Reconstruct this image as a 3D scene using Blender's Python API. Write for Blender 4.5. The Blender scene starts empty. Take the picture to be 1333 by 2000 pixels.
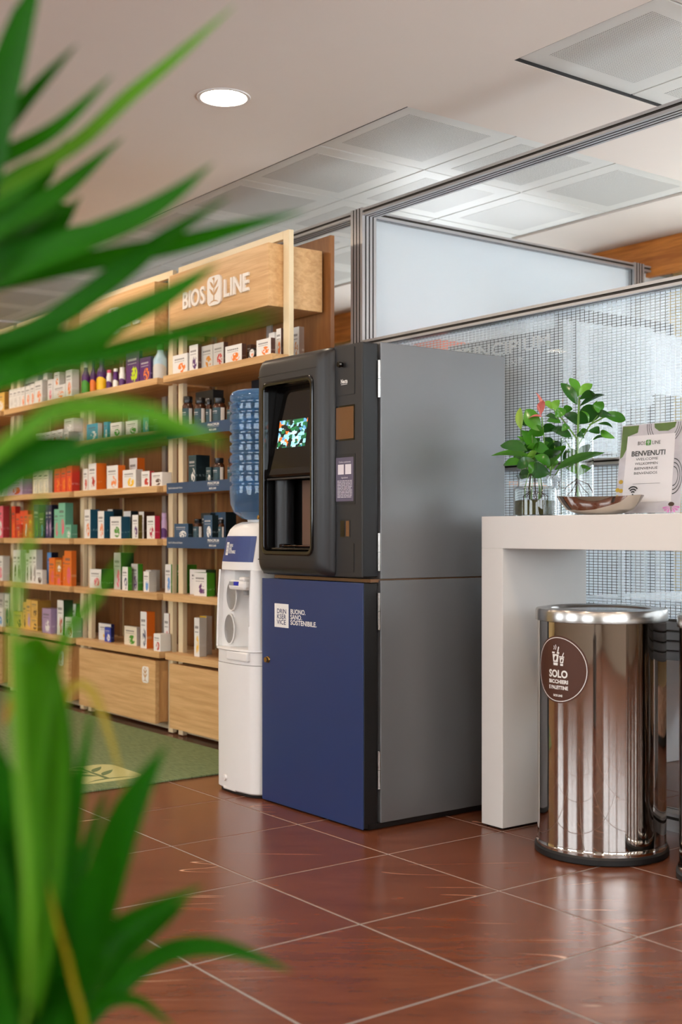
import bpy, bmesh, math, random
from mathutils import Vector, Matrix

scene = bpy.context.scene
COL = scene.collection

# ------------------------------------------------------------------ camera
cam_data = bpy.data.cameras.new('camera')
cam = bpy.data.objects.new('camera', cam_data)
COL.objects.link(cam)
cam.location = (0, 0, 1.0)
cam.rotation_euler = (math.radians(90), 0, math.radians(53.13))
cam_data.sensor_fit = 'AUTO'
cam_data.sensor_width = 36.0
cam_data.lens = 2404.0 / 2000.0 * 36.0
cam_data.shift_y = 43.0 / 2000.0
cam_data.clip_start = 0.05
cam_data.dof.use_dof = True
cam_data.dof.focus_distance = 4.25
cam_data.dof.aperture_fstop = 2.9
scene.camera = cam

# ------------------------------------------------------------------ world: an evenly bright overcast sky
world = bpy.data.worlds.new('world')
scene.world = world
world.use_nodes = True
bg = world.node_tree.nodes['Background']
bg.inputs['Color'].default_value = (0.90, 0.95, 1.0, 1)
bg.inputs['Strength'].default_value = 3.6

scene.view_settings.view_transform = 'Standard'
scene.view_settings.look = 'None'
scene.view_settings.gamma = 1.0
scene.view_settings.use_curve_mapping = False
scene.view_settings.exposure = 1.2

LAMP_STRENGTH = 60.0
LAMP_COLOR = (1.0, 0.80, 0.58)

# ------------------------------------------------------------------ helpers
F, CX, HY = 2404.0, 666.5, 1043.0
FWD, RGT = (-0.8, 0.6), (0.6, 0.8)

def at_y(u, v, Y):
    """point on the plane y = Y that the measured photo position (u, v) belongs to"""
    s = (u - CX) / F
    kx, ky = FWD[0] + s * RGT[0], FWD[1] + s * RGT[1]
    d = Y / ky
    return Vector((kx * d, Y, 1.0 - (v - HY) * d / F))

def at_d(u, v, d):
    s = (u - CX) / F
    return Vector(((FWD[0] + s * RGT[0]) * d, (FWD[1] + s * RGT[1]) * d, 1.0 - (v - HY) * d / F))

def lin(c):
    c = c / 255.0
    return c / 12.92 if c <= 0.04045 else ((c + 0.055) / 1.055) ** 2.4

def rgb(r, g, b):
    return (lin(r), lin(g), lin(b), 1.0)

class MB:
    """collects geometry of ONE mesh"""
    def __init__(self):
        self.v, self.f, self.m, self.s = [], [], [], []
    def add(self, verts, faces, mat=0, smooth=False):
        o = len(self.v)
        self.v += [tuple(p) for p in verts]
        for fc in faces:
            self.f.append([i + o for i in fc]); self.m.append(mat); self.s.append(smooth)
        return self
    def box(self, x0, x1, y0, y1, z0, z1, mat=0, bev=0.0):
        if bev <= 0:
            vs = [(x0,y0,z0),(x1,y0,z0),(x1,y1,z0),(x0,y1,z0),(x0,y0,z1),(x1,y0,z1),(x1,y1,z1),(x0,y1,z1)]
            fs = [(3,2,1,0),(4,5,6,7),(0,1,5,4),(1,2,6,5),(2,3,7,6),(3,0,4,7)]
            return self.add(vs, fs, mat)
        b = min(bev, (x1-x0)*.45, (y1-y0)*.45, (z1-z0)*.45)
        bm = bmesh.new()
        bmesh.ops.create_cube(bm, size=1.0)
        for p in bm.verts:
            p.co = Vector(((x0+x1)/2 + p.co.x*(x1-x0), (y0+y1)/2 + p.co.y*(y1-y0), (z0+z1)/2 + p.co.z*(z1-z0)))
        bmesh.ops.bevel(bm, geom=list(bm.edges), offset=b, segments=2, profile=0.5, affect='EDGES')
        bm.verts.index_update()
        self.add([p.co[:] for p in bm.verts], [[p.index for p in fc.verts] for fc in bm.faces], mat, False)
        bm.free()
        return self
    def loft(self, loops, cap0=True, cap1=True, mat=0, smooth=True, close=True):
        n = len(loops[0]); o = len(self.v)
        for lp in loops: self.v += [tuple(p) for p in lp]
        rng = range(n) if close else range(n-1)
        for k in range(len(loops)-1):
            for i in rng:
                j = (i+1) % n
                self.f.append([o+k*n+i, o+k*n+j, o+(k+1)*n+j, o+(k+1)*n+i]); self.m.append(mat); self.s.append(smooth)
        if cap0: self.f.append([o+i for i in range(n)][::-1]); self.m.append(mat); self.s.append(False)
        if cap1: self.f.append([o+(len(loops)-1)*n+i for i in range(n)]); self.m.append(mat); self.s.append(False)
        return self
    def lathe(self, cx, cy, prof, n=32, mat=0, cap0=True, cap1=True, smooth=True):
        loops = [[(cx+r*math.cos(2*math.pi*i/n), cy+r*math.sin(2*math.pi*i/n), z) for i in range(n)] for r, z in prof]
        return self.loft(loops, cap0, cap1, mat, smooth)
    def prism(self, poly, depth_vec, mat=0, smooth=False):
        d = Vector(depth_vec)
        a = [Vector(p) for p in poly]
        return self.loft([a, [p + d for p in a]], True, True, mat, smooth)
    def tube(self, pts, rad, n=8, mat=0, caps=True, smooth=True):
        pts = [Vector(p) for p in pts]
        rads = rad if isinstance(rad, (list, tuple)) else [rad]*len(pts)
        loops = []
        up = Vector((0.13, 0.21, 0.97))
        for i, p in enumerate(pts):
            t = (pts[min(i+1, len(pts)-1)] - pts[max(i-1, 0)]).normalized()
            u = t.cross(up)
            if u.length < 1e-3: u = t.cross(Vector((1, 0, 0)))
            u.normalize(); w = t.cross(u)
            loops.append([p + (u*math.cos(2*math.pi*k/n) + w*math.sin(2*math.pi*k/n))*rads[i] for k in range(n)])
        return self.loft(loops, caps, caps, mat, smooth)
    def mesh(self, name, mats, off=Vector((0,0,0))):
        me = bpy.data.meshes.new(name)
        me.from_pydata([(p[0]-off[0], p[1]-off[1], p[2]-off[2]) for p in self.v], [], self.f)
        for m in (mats if isinstance(mats, (list, tuple)) else [mats]): me.materials.append(m)
        me.polygons.foreach_set('material_index', self.m)
        me.polygons.foreach_set('use_smooth', self.s)
        bm = bmesh.new(); bm.from_mesh(me)
        bmesh.ops.recalc_face_normals(bm, faces=bm.faces)
        bm.to_mesh(me); bm.free()
        if any(self.s): me.set_sharp_from_angle(angle=math.radians(32))
        me.update()
        return me

def wloc(o):
    p = Vector((0,0,0))
    while o is not None:
        p += Vector(o.location); o = o.parent
    return p

def tag(o, label=None, cat=None, group=None, kind=None):
    if label: o['label'] = label
    if cat: o['category'] = cat
    if group: o['group'] = group
    if kind: o['kind'] = kind
    return o

def thing(name, label, cat, loc, group=None):
    o = bpy.data.objects.new(name, None)
    COL.objects.link(o); o.location = loc; o.empty_display_size = 0.05
    return tag(o, label, cat, group)

def obj(name, mb, mats, parent=None, base=None, **kw):
    """link one mesh; world coordinates in, local coordinates stored"""
    off = wloc(parent) if parent is not None else (Vector(base) if base is not None else Vector((0,0,0)))
    o = bpy.data.objects.new(name, mb.mesh(name, mats, off))
    COL.objects.link(o)
    if parent is not None: o.parent = parent
    else: o.location = off
    return tag(o, **kw)

def struct(name, mb, mats, **kw):
    return obj(name, mb, mats, kind='structure', **kw)

# ------------------------------------------------------------------ 2D shapes
def rrect(x0, x1, z0, z1, r, n=5):
    r = min(r, (x1-x0)/2*.999, (z1-z0)/2*.999)
    pts = []
    for cx, cz, a0 in ((x1-r, z1-r, 0), (x0+r, z1-r, 90), (x0+r, z0+r, 180), (x1-r, z0+r, 270)):
        for k in range(n+1):
            a = math.radians(a0 + 90.0*k/n)
            pts.append((cx + r*math.cos(a), cz + r*math.sin(a)))
    return pts

def lens(p, q, w, n=6):
    """leaf outline between two 2D points"""
    px, pz = p; qx, qz = q
    L = math.hypot(qx-px, qz-pz); tx, tz = (qx-px)/L, (qz-pz)/L
    a = []
    for k in range(n+1):
        t = k/n; h = w*math.sin(math.pi*t**0.8)
        a.append((px+tx*L*t - tz*h, pz+tz*L*t + tx*h))
    for k in range(n-1, 0, -1):
        t = k/n; h = w*math.sin(math.pi*t**0.8)*.55
        a.append((px+tx*L*t + tz*h, pz+tz*L*t - tx*h))
    return a

_tc = {}
def text2d(s, size, align='LEFT', bold=0.0, sx=1.0, ls=1.0):
    """flat letters as (verts2d, faces)"""
    key = (s, size, align, bold, sx, ls)
    if key in _tc: return _tc[key]
    cu = bpy.data.curves.new('lettering', 'FONT')
    cu.body = s; cu.size = size; cu.align_x = align; cu.offset = bold; cu.space_character = ls
    cu.resolution_u = 3
    o = bpy.data.objects.new('lettering', cu)
    me = bpy.data.meshes.new_from_object(o)
    r = ([(p.co.x*sx, p.co.y) for p in me.vertices], [list(q.vertices) for q in me.polygons])
    bpy.data.objects.remove(o); bpy.data.curves.remove(cu); bpy.data.meshes.remove(me)
    _tc[key] = r
    return r

def text_w(s, size, bold=0.0, ls=1.0):
    v, f = text2d(s, size, 'LEFT', bold, 1.0, ls)
    xs = [p[0] for p in v]
    return min(xs), max(xs)

def put_text(mb, s, size, place, align='LEFT', bold=0.0, mat=0, width=None, ls=1.0):
    """place(x, z) -> world point; width stretches the line to a measured width"""
    sx = 1.0
    if width:
        a, b = text_w(s, size, bold, ls); sx = width/(b-a)
    v, f = text2d(s, size, align, bold, sx, ls)
    mb.add([place(x, z) for x, z in v], f, mat)

def on_front(x0, y, z0):
    return lambda x, z: (x0 + x, y, z0 + z)

# emblem: a small tree with paired leaves in a rounded plate; unit box, x -0.4..0.4, z 0..1
def emblem_marks():
    m = [[(-.025,.16),(.025,.16),(.018,.86),(-.012,.86)]]
    for sx in (-1, 1):
        m.append([(sx*a, b) for a, b in lens((.03,.34),(.27,.60),.06)])
        m.append([(sx*a, b) for a, b in lens((.03,.58),(.24,.84),.06)])
    m.append([(sx*a, b) for sx, a, b in ((-1,.03,.84),(-1,.10,.93),(1,.03,.95),(1,.04,.86))])
    m.append([(-.27,.07),(-.14,.15),(0,.17),(.14,.15),(.27,.07),(.14,.11),(0,.13),(-.14,.11)])
    return m

def emblem(place, h, thick_vec, parent, m_plate, m_mark, eps, plate_name='emblem_plate'):
    """place(x, z) -> world; thick_vec points out of the face"""
    t = Vector(thick_vec)
    pl = MB()
    base = [Vector(place(x*h, z*h)) for x, z in rrect(-.4, .4, 0, 1, .19, 5)]
    pl.loft([base, [p + t for p in base]], False, True, 0, False)
    po = obj(plate_name, pl, m_plate, parent)
    mk = MB()
    n = t.normalized()
    for poly in emblem_marks():
        ps = [Vector(place(x*h, z*h)) + t for x, z in poly]
        mk.loft([ps, [p + n*eps for p in ps]], False, True, 0, False)
    tag(obj('emblem_tree', mk, m_mark, po), kind='stuff')
    return po

# ------------------------------------------------------------------ materials
def newmat(name):
    m = bpy.data.materials.new(name); m.use_nodes = True
    return m, m.node_tree.nodes, m.node_tree.links, m.node_tree.nodes['Principled BSDF']

def plain(name, col, rough=0.5, metal=0.0, spec=0.5, noise=0.04, nscale=40.0, bump=0.0, coat=0.0, bscale=None):
    """solid surface with a faint procedural unevenness"""
    m, N, L, P = newmat(name)
    P.inputs['Roughness'].default_value = rough
    P.inputs['Metallic'].default_value = metal
    P.inputs['Specular IOR Level'].default_value = spec
    P.inputs['Coat Weight'].default_value = coat
    tc = N.new('ShaderNodeTexCoord'); nz = N.new('ShaderNodeTexNoise')
    nz.inputs['Scale'].default_value = nscale; nz.inputs['Detail'].default_value = 3
    L.new(tc.outputs['Object'], nz.inputs['Vector'])
    mx = N.new('ShaderNodeMix'); mx.data_type = 'RGBA'
    c = col
    mx.inputs['A'].default_value = (c[0]*(1-noise), c[1]*(1-noise), c[2]*(1-noise), 1)
    mx.inputs['B'].default_value = (min(1, c[0]*(1+noise)), min(1, c[1]*(1+noise)), min(1, c[2]*(1+noise)), 1)
    L.new(nz.outputs['Fac'], mx.inputs['Factor'])
    L.new(mx.outputs['Result'], P.inputs['Base Color'])
    if bump:
        bp = N.new('ShaderNodeBump'); bp.inputs['Strength'].default_value = bump; bp.inputs['Distance'].default_value = .002
        if bscale:
            n2 = N.new('ShaderNodeTexNoise'); n2.inputs['Scale'].default_value = bscale
            L.new(tc.outputs['Object'], n2.inputs['Vector']); L.new(n2.outputs['Fac'], bp.inputs['Height'])
        else: L.new(nz.outputs['Fac'], bp.inputs['Height'])
        L.new(bp.outputs['Normal'], P.inputs['Normal'])
    return m

def wood(name, c1, c2, scale=(1.2, 14, 22), rough=0.45):
    m, N, L, P = newmat(name)
    tc = N.new('ShaderNodeTexCoord'); oi = N.new('ShaderNodeObjectInfo')
    mp = N.new('ShaderNodeMapping'); mp.inputs['Scale'].default_value = scale
    ad = N.new('ShaderNodeVectorMath'); ad.operation = 'ADD'
    geo = N.new('ShaderNodeNewGeometry')
    L.new(geo.outputs['Position'], ad.inputs[0])
    sc = N.new('ShaderNodeVectorMath'); sc.operation = 'SCALE'; sc.inputs['Scale'].default_value = 7.0
    L.new(oi.outputs['Random'], sc.inputs[0]); L.new(sc.outputs[0], ad.inputs[1])
    L.new(ad.outputs[0], mp.inputs['Vector'])
    nz = N.new('ShaderNodeTexNoise'); nz.inputs['Scale'].default_value = 2.2; nz.inputs['Detail'].default_value = 6
    nz.inputs['Roughness'].default_value = .62; nz.inputs['Distortion'].default_value = .5
    L.new(mp.outputs['Vector'], nz.inputs['Vector'])
    cr = N.new('ShaderNodeValToRGB')
    cr.color_ramp.elements[0].position = .34; cr.color_ramp.elements[0].color = c1
    cr.color_ramp.elements[1].position = .64; cr.color_ramp.elements[1].color = c2
    L.new(nz.outputs['Fac'], cr.inputs['Fac']); L.new(cr.outputs['Color'], P.inputs['Base Color'])
    P.inputs['Roughness'].default_value = rough
    bp = N.new('ShaderNodeBump'); bp.inputs['Strength'].default_value = .08; bp.inputs['Distance'].default_value = .001
    L.new(nz.outputs['Fac'], bp.inputs['Height']); L.new(bp.outputs['Normal'], P.inputs['Normal'])
    return m

def glassy(name, col, rough=0.0, ior=1.45, trans=1.0):
    m, N, L, P = newmat(name)
    P.inputs['Base Color'].default_value = col
    P.inputs['Roughness'].default_value = rough
    P.inputs['IOR'].default_value = ior
    P.inputs['Transmission Weight'].default_value = trans
    return m

def pane_mat(name, tint=(.97,.98,.98,1), refl=0.10):
    """clear sheet glass: see-through plus a mirror sheen that grows at grazing angles"""
    m, N, L, P = newmat(name)
    out = N['Material Output']
    tr = N.new('ShaderNodeBsdfTransparent'); tr.inputs['Color'].default_value = tint
    gl = N.new('ShaderNodeBsdfGlossy'); gl.inputs['Roughness'].default_value = .01
    lw = N.new('ShaderNodeLayerWeight'); lw.inputs['Blend'].default_value = .5
    pw = N.new('ShaderNodeMath'); pw.operation = 'POWER'; pw.inputs[1].default_value = 4.0
    L.new(lw.outputs['Facing'], pw.inputs[0])
    fr = N.new('ShaderNodeMath'); fr.operation = 'MULTIPLY_ADD'; fr.inputs[1].default_value = .45; fr.inputs[2].default_value = refl*.25
    L.new(pw.outputs[0], fr.inputs[0])
    mx = N.new('ShaderNodeMixShader')
    L.new(fr.outputs[0], mx.inputs[0]); L.new(tr.outputs[0], mx.inputs[1]); L.new(gl.outputs[0], mx.inputs[2])
    L.new(mx.outputs[0], out.inputs['Surface'])
    N.remove(P)
    return m

def emis(name, col, strength):
    m, N, L, P = newmat(name)
    P.inputs['Base Color'].default_value = (0.8, 0.8, 0.8, 1)
    P.inputs['Emission Color'].default_value = (*col[:3], 1)
    P.inputs['Emission Strength'].default_value = strength
    return m

M = {}
M['plaster'] = plain('plaster', rgb(226,216,206), .85, bump=.05, noise=.015, nscale=6)
M['wall_cream'] = plain('wall_cream', rgb(232,208,150), .8, noise=.02, nscale=5)
M['wall_white'] = plain('wall_white', rgb(158,148,136), .8, noise=.02, nscale=5)
M['metal_tile'] = plain('metal_tile', rgb(222,222,216), .38, spec=.5, noise=.01)
M['dark'] = plain('dark', rgb(18,18,20), .5)
M['grout'] = plain('grout', rgb(140,137,133), .8, noise=.08, nscale=60)
M['steel'] = plain('aluminium', rgb(178,177,178), .34, metal=.55, noise=.02)
M['groove'] = plain('groove', rgb(50,44,38), .5, metal=.3)
M['cream_metal'] = plain('cream_metal', rgb(226,208,172), .4, noise=.02)
M['oak'] = wood('oak', rgb(196,150,98), rgb(219,178,126))
M['oak_v'] = wood('oak_upright', rgb(190,138,84), rgb(212,164,108), scale=(14, 14, 1.2))
M['oak_back_shaded'] = wood('oak_back_shaded', rgb(122,76,38), rgb(148,98,54), scale=(10, 10, 1.2))  # oak coloured darker to carry the shade under the header
M['pelmet'] = wood('pelmet', rgb(170,96,30), rgb(214,134,56), scale=(1.2, 8, 16))
M['laminate'] = wood('laminate', rgb(150,112,90), rgb(196,160,136), scale=(1.4, 6, 12))
M['white_lac'] = plain('white_lacquer', rgb(216,212,208), .42, noise=.012, nscale=8)
M['letter_white'] = plain('letter_white', rgb(236,230,222), .45)
M['oak_mark'] = plain('oak_mark', rgb(196,152,102), .5)
M['grey_panel'] = plain('grey_panel', rgb(124,124,126), .38, metal=.6, noise=.02, nscale=5)
M['anthracite'] = plain('anthracite', rgb(27,26,28), .40, noise=.03, nscale=120)
M['anthracite_d'] = plain('anthracite_dark', rgb(22,24,28), .40, noise=.03)
M['gloss_black'] = plain('gloss_black', rgb(10,10,11), .07, spec=.6)
M['satin_black'] = plain('satin_black', rgb(9,9,10), .4)
M['rubber'] = plain('rubber', rgb(16,16,17), .55)
M['blue_door'] = plain('blue_door', rgb(28,50,98), .38, noise=.03, nscale=4)
M['blue_label'] = plain('blue_label', rgb(36,58,120), .4)
M['bronze_pane'] = plain('bronze_pane', rgb(120,86,58), .12, metal=.2)
M['brown_tray'] = plain('brown_tray', rgb(104,74,56), .5)
M['chrome'] = plain('chrome', rgb(196,190,184), .045, metal=1.0, noise=.01)
M['chrome_soft'] = plain('chrome_soft', rgb(182,178,174), .22, metal=1.0, noise=.02)
M['brass'] = plain('brass', rgb(190,160,100), .25, metal=1.0)
M['white_plastic'] = plain('white_plastic', rgb(228,226,224), .33, noise=.01)
M['grey_plastic'] = plain('grey_plastic', rgb(150,150,150), .35)
M['mirror_hole'] = plain('cup_well', rgb(140,136,132), .35)
M['sticker_brown'] = plain('sticker_brown', rgb(72,34,12), .5)
M['sticker_white'] = plain('sticker_white', rgb(232,230,226), .5)
M['ink'] = plain('ink', rgb(36,42,46), .6)
M['ink_navy'] = plain('ink_navy', rgb(36,48,92), .6)
M['label_violet'] = plain('label_violet', rgb(92,84,104), .5)
M['ink_pale'] = plain('ink_pale', rgb(214,208,216), .6)
M['strip_blue'] = plain('strip_blue', rgb(40,70,104), .5)
M['panel_navy'] = plain('panel_navy', rgb(22,28,40), .5)
M['glass'] = glassy('clear_glass', (.96,.99,.98,1))
M['pane'] = pane_mat('sheet_glass')
M['sand'] = plain('moss_substrate', rgb(74,70,18), .9, noise=.5, nscale=90, bump=.5)
M['root'] = plain('root', rgb(60,38,24), .8)
M['stem'] = plain('stem', rgb(96,140,50), .5)
M['leaf_deep'] = None
M['acrylic'] = pane_mat('acrylic', (.97,.98,.98,1))
M['paper'] = plain('paper', rgb(226,220,224), .6, noise=.01)
M['ink_green'] = plain('ink_green', rgb(66,140,50), .6)
M['desk_white'] = plain('desk_white', rgb(226,230,236), .4)
M['desk_cream'] = plain('desk_cream', rgb(232,196,140), .5)
M['dark_wood'] = plain('dark_wood', rgb(58,40,30), .5)
M['duct'] = plain('duct_grey', rgb(122,124,128), .4, metal=.3)
M['orange'] = plain('orange_plastic', rgb(250,96,16), .4)
M['terracotta'] = plain('planter_grey', rgb(92,90,88), .6, bump=.2)
M['soil'] = plain('soil', rgb(46,34,24), .95, noise=.4, nscale=80, bump=.6)
M['lamp'] = emis('lamp_diffuser', LAMP_COLOR, LAMP_STRENGTH)

def leaf_mat(name, c1, c2, rough=.35, trans=.3, spec=.5):
    m, N, L, P = newmat(name)
    out = N['Material Output']
    tc = N.new('ShaderNodeTexCoord'); nz = N.new('ShaderNodeTexNoise'); nz.inputs['Scale'].default_value = 9
    L.new(tc.outputs['Object'], nz.inputs['Vector'])
    oi = N.new('ShaderNodeObjectInfo')
    ad = N.new('ShaderNodeMath'); ad.operation = 'MULTIPLY_ADD'; ad.inputs[1].default_value = .6; 
    L.new(oi.outputs['Random'], ad.inputs[0]); 
    ml = N.new('ShaderNodeMath'); ml.operation = 'MULTIPLY'; ml.inputs[1].default_value = .45
    L.new(nz.outputs['Fac'], ml.inputs[0]); L.new(ml.outputs[0], ad.inputs[2])
    mx = N.new('ShaderNodeMix'); mx.data_type = 'RGBA'
    mx.inputs['A'].default_value = c1; mx.inputs['B'].default_value = c2
    L.new(ad.outputs[0], mx.inputs['Factor'])
    L.new(mx.outputs['Result'], P.inputs['Base Color'])
    P.inputs['Roughness'].default_value = rough
    P.inputs['Specular IOR Level'].default_value = spec
    tl = N.new('ShaderNodeBsdfTranslucent'); L.new(mx.outputs['Result'], tl.inputs['Color'])
    sh = N.new('ShaderNodeMixShader'); sh.inputs[0].default_value = trans
    L.new(P.outputs[0], sh.inputs[1]); L.new(tl.outputs[0], sh.inputs[2]); L.new(sh.outputs[0], out.inputs['Surface'])
    return m
M['palm_leaf'] = leaf_mat('palm_leaf', rgb(8,70,0), rgb(40,112,0), .6, .28, .15)
M['palm_mid'] = leaf_mat('palm_leaf_mid', rgb(36,92,0), rgb(66,124,6), .6, .3, .15)
M['palm_light'] = leaf_mat('palm_leaf_light', rgb(66,124,16), rgb(100,150,40), .6, .3, .15)
M['palm_yellow'] = leaf_mat('palm_leaf_yellow', rgb(140,124,6), rgb(168,144,20), .5, .4)
M['palm_brown'] = leaf_mat('palm_leaf_dry', rgb(150,92,20), rgb(170,120,40), .6, .3)
M['clusia'] = leaf_mat('glossy_leaf', rgb(44,108,26), rgb(88,160,40), .25, .15)
M['clusia_dark'] = leaf_mat('glossy_leaf_dark', rgb(26,72,26), rgb(48,102,34), .22, .08)
M['clusia_new'] = leaf_mat('glossy_leaf_young', rgb(110,176,60), rgb(150,205,80), .25, .25)
M['anthurium'] = leaf_mat('spathe_pink', rgb(222,96,96), rgb(240,150,140), .35, .3)
M['spathe_green'] = leaf_mat('spathe_green', rgb(150,190,70), rgb(180,210,90), .35, .3)

# --- floor tile: polished red-brown marble look with pale veins
def floor_tile_mat():
    m, N, L, P = newmat('red_marble_tile')
    geo = N.new('ShaderNodeNewGeometry'); oi = N.new('ShaderNodeObjectInfo')
    off = N.new('ShaderNodeVectorMath'); off.operation = 'SCALE'; off.inputs['Scale'].default_value = 23.0
    L.new(oi.outputs['Random'], off.inputs[0])
    pos = N.new('ShaderNodeVectorMath'); pos.operation = 'ADD'
    L.new(geo.outputs['Position'], pos.inputs[0]); L.new(off.outputs[0], pos.inputs[1])
    rot = N.new('ShaderNodeMapping'); rot.vector_type = 'POINT'
    rot.inputs['Rotation'].default_value = (0, 0, math.radians(-53)); 
    L.new(pos.outputs[0], rot.inputs['Vector'])
    st = N.new('ShaderNodeMapping'); st.inputs['Scale'].default_value = (1.6, 7.0, 1)
    L.new(rot.outputs[0], st.inputs['Vector'])
    n1 = N.new('ShaderNodeTexNoise'); n1.inputs['Scale'].default_value = 2.6; n1.inputs['Detail'].default_value = 7; n1.inputs['Roughness'].default_value = .65
    L.new(st.outputs[0], n1.inputs['Vector'])
    cr = N.new('ShaderNodeValToRGB')
    cr.color_ramp.elements[0].position = .30; cr.color_ramp.elements[0].color = rgb(92,48,30)
    cr.color_ramp.elements[1].position = .70; cr.color_ramp.elements[1].color = rgb(120,67,43)
    L.new(n1.outputs['Fac'], cr.inputs['Fac'])
    # veins: thin contour lines of a stretched, distorted noise, broken up by a second noise
    sv = N.new('ShaderNodeMapping'); sv.inputs['Scale'].default_value = (.42, 3.4, 1); sv.inputs['Rotation'].default_value = (0, 0, .25)
    L.new(rot.outputs[0], sv.inputs['Vector'])
    n2 = N.new('ShaderNodeTexNoise'); n2.inputs['Scale'].default_value = 2.0; n2.inputs['Detail'].default_value = 1.0; n2.inputs['Distortion'].default_value = .12
    L.new(sv.outputs[0], n2.inputs['Vector'])
    a = N.new('ShaderNodeMath'); a.operation = 'SUBTRACT'; a.inputs[1].default_value = .5
    L.new(n2.outputs['Fac'], a.inputs[0])
    b = N.new('ShaderNodeMath'); b.operation = 'ABSOLUTE'; L.new(a.outputs[0], b.inputs[0])
    vr = N.new('ShaderNodeMapRange'); vr.inputs['From Min'].default_value = .001; vr.inputs['From Max'].default_value = .0045
    vr.inputs['To Min'].default_value = 1; vr.inputs['To Max'].default_value = 0
    L.new(b.outputs[0], vr.inputs['Value'])
    n3 = N.new('ShaderNodeTexNoise'); n3.inputs['Scale'].default_value = 3.2; n3.inputs['Detail'].default_value = 2
    L.new(pos.outputs[0], n3.inputs['Vector'])
    br = N.new('ShaderNodeMapRange'); br.inputs['From Min'].default_value = .56; br.inputs['From Max'].default_value = .68
    L.new(n3.outputs['Fac'], br.inputs['Value'])
    mu = N.new('ShaderNodeMath'); mu.operation = 'MULTIPLY'; L.new(vr.outputs[0], mu.inputs[0]); L.new(br.outputs[0], mu.inputs[1])
    mx = N.new('ShaderNodeMix'); mx.data_type = 'RGBA'; mx.inputs['B'].default_value = rgb(226,184,156)
    L.new(mu.outputs[0], mx.inputs['Factor']); L.new(cr.outputs['Color'], mx.inputs['A'])
    L.new(mx.outputs['Result'], P.inputs['Base Color'])
    P.inputs['Roughness'].default_value = .25
    P.inputs['Specular IOR Level'].default_value = .5
    bp = N.new('ShaderNodeBump'); bp.inputs['Strength'].default_value = .004; bp.inputs['Distance'].default_value = .002
    L.new(n1.outputs['Fac'], bp.inputs['Height']); L.new(bp.outputs['Normal'], P.inputs['Normal'])
    return m
M['tile'] = floor_tile_mat()

def perforated_mat():
    m, N, L, P = newmat('perforated_metal')
    geo = N.new('ShaderNodeNewGeometry')
    vo = N.new('ShaderNodeVectorMath'); vo.operation = 'SCALE'; vo.inputs['Scale'].default_value = 1/.0085
    L.new(geo.outputs['Position'], vo.inputs[0])
    fr = N.new('ShaderNodeVectorMath'); fr.operation = 'FRACTION'; L.new(vo.outputs[0], fr.inputs[0])
    sx = N.new('ShaderNodeSeparateXYZ'); L.new(fr.outputs[0], sx.inputs[0])
    def sq(o):
        s = N.new('ShaderNodeMath'); s.operation = 'SUBTRACT'; s.inputs[1].default_value = .5; L.new(o, s.inputs[0])
        q = N.new('ShaderNodeMath'); q.operation = 'MULTIPLY'; L.new(s.outputs[0], q.inputs[0]); L.new(s.outputs[0], q.inputs[1]); return q
    A, B = sq(sx.outputs['X']), sq(sx.outputs['Y'])
    ad = N.new('ShaderNodeMath'); ad.operation = 'ADD'; L.new(A.outputs[0], ad.inputs[0]); L.new(B.outputs[0], ad.inputs[1])
    lt = N.new('ShaderNodeMath'); lt.operation = 'LESS_THAN'; lt.inputs[1].default_value = .085; L.new(ad.outputs[0], lt.inputs[0])
    mx = N.new('ShaderNodeMix'); mx.data_type = 'RGBA'
    mx.inputs['A'].default_value = rgb(222,222,216); mx.inputs['B'].default_value = rgb(120,120,116)
    L.new(lt.outputs[0], mx.inputs['Factor']); L.new(mx.outputs['Result'], P.inputs['Base Color'])
    P.inputs['Roughness'].default_value = .42
    return m
M['perf'] = perforated_mat()

def film_mat():
    """window film printed with small frosted rectangles, clear lines between"""
    m, N, L, P = newmat('frosted_grid_film')
    out = N['Material Output']
    geo = N.new('ShaderNodeNewGeometry'); sx = N.new('ShaderNodeSeparateXYZ'); L.new(geo.outputs['Position'], sx.inputs[0])
    def line(o, pitch, clear):
        d = N.new('ShaderNodeMath'); d.operation = 'DIVIDE'; d.inputs[1].default_value = pitch; L.new(o, d.inputs[0])
        fr = N.new('ShaderNodeMath'); fr.operation = 'FRACT'; L.new(d.outputs[0], fr.inputs[0])
        g = N.new('ShaderNodeMath'); g.operation = 'GREATER_THAN'; g.inputs[1].default_value = clear; L.new(fr.outputs[0], g.inputs[0]); return g
    a = line(sx.outputs['X'], .0214, .16); b = line(sx.outputs['Z'], .0101, .20)
    mu = N.new('ShaderNodeMath'); mu.operation = 'MULTIPLY'; L.new(a.outputs[0], mu.inputs[0]); L.new(b.outputs[0], mu.inputs[1])
    sc = N.new('ShaderNodeMath'); sc.operation = 'MULTIPLY'; sc.inputs[1].default_value = .80; L.new(mu.outputs[0], sc.inputs[0])
    df = N.new('ShaderNodeBsdfDiffuse'); df.inputs['Color'].default_value = rgb(214,222,228)
    tl = N.new('ShaderNodeBsdfTranslucent'); tl.inputs['Color'].default_value = rgb(226,234,240)
    m1 = N.new('ShaderNodeMixShader'); m1.inputs[0].default_value = .6
    L.new(df.outputs[0], m1.inputs[1]); L.new(tl.outputs[0], m1.inputs[2])
    tr = N.new('ShaderNodeBsdfTransparent')
    m2 = N.new('ShaderNodeMixShader'); L.new(sc.outputs[0], m2.inputs[0]); L.new(tr.outputs[0], m2.inputs[1]); L.new(m1.outputs[0], m2.inputs[2])
    L.new(m2.outputs[0], out.inputs['Surface']); N.remove(P)
    return m
M['film'] = film_mat()

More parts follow.
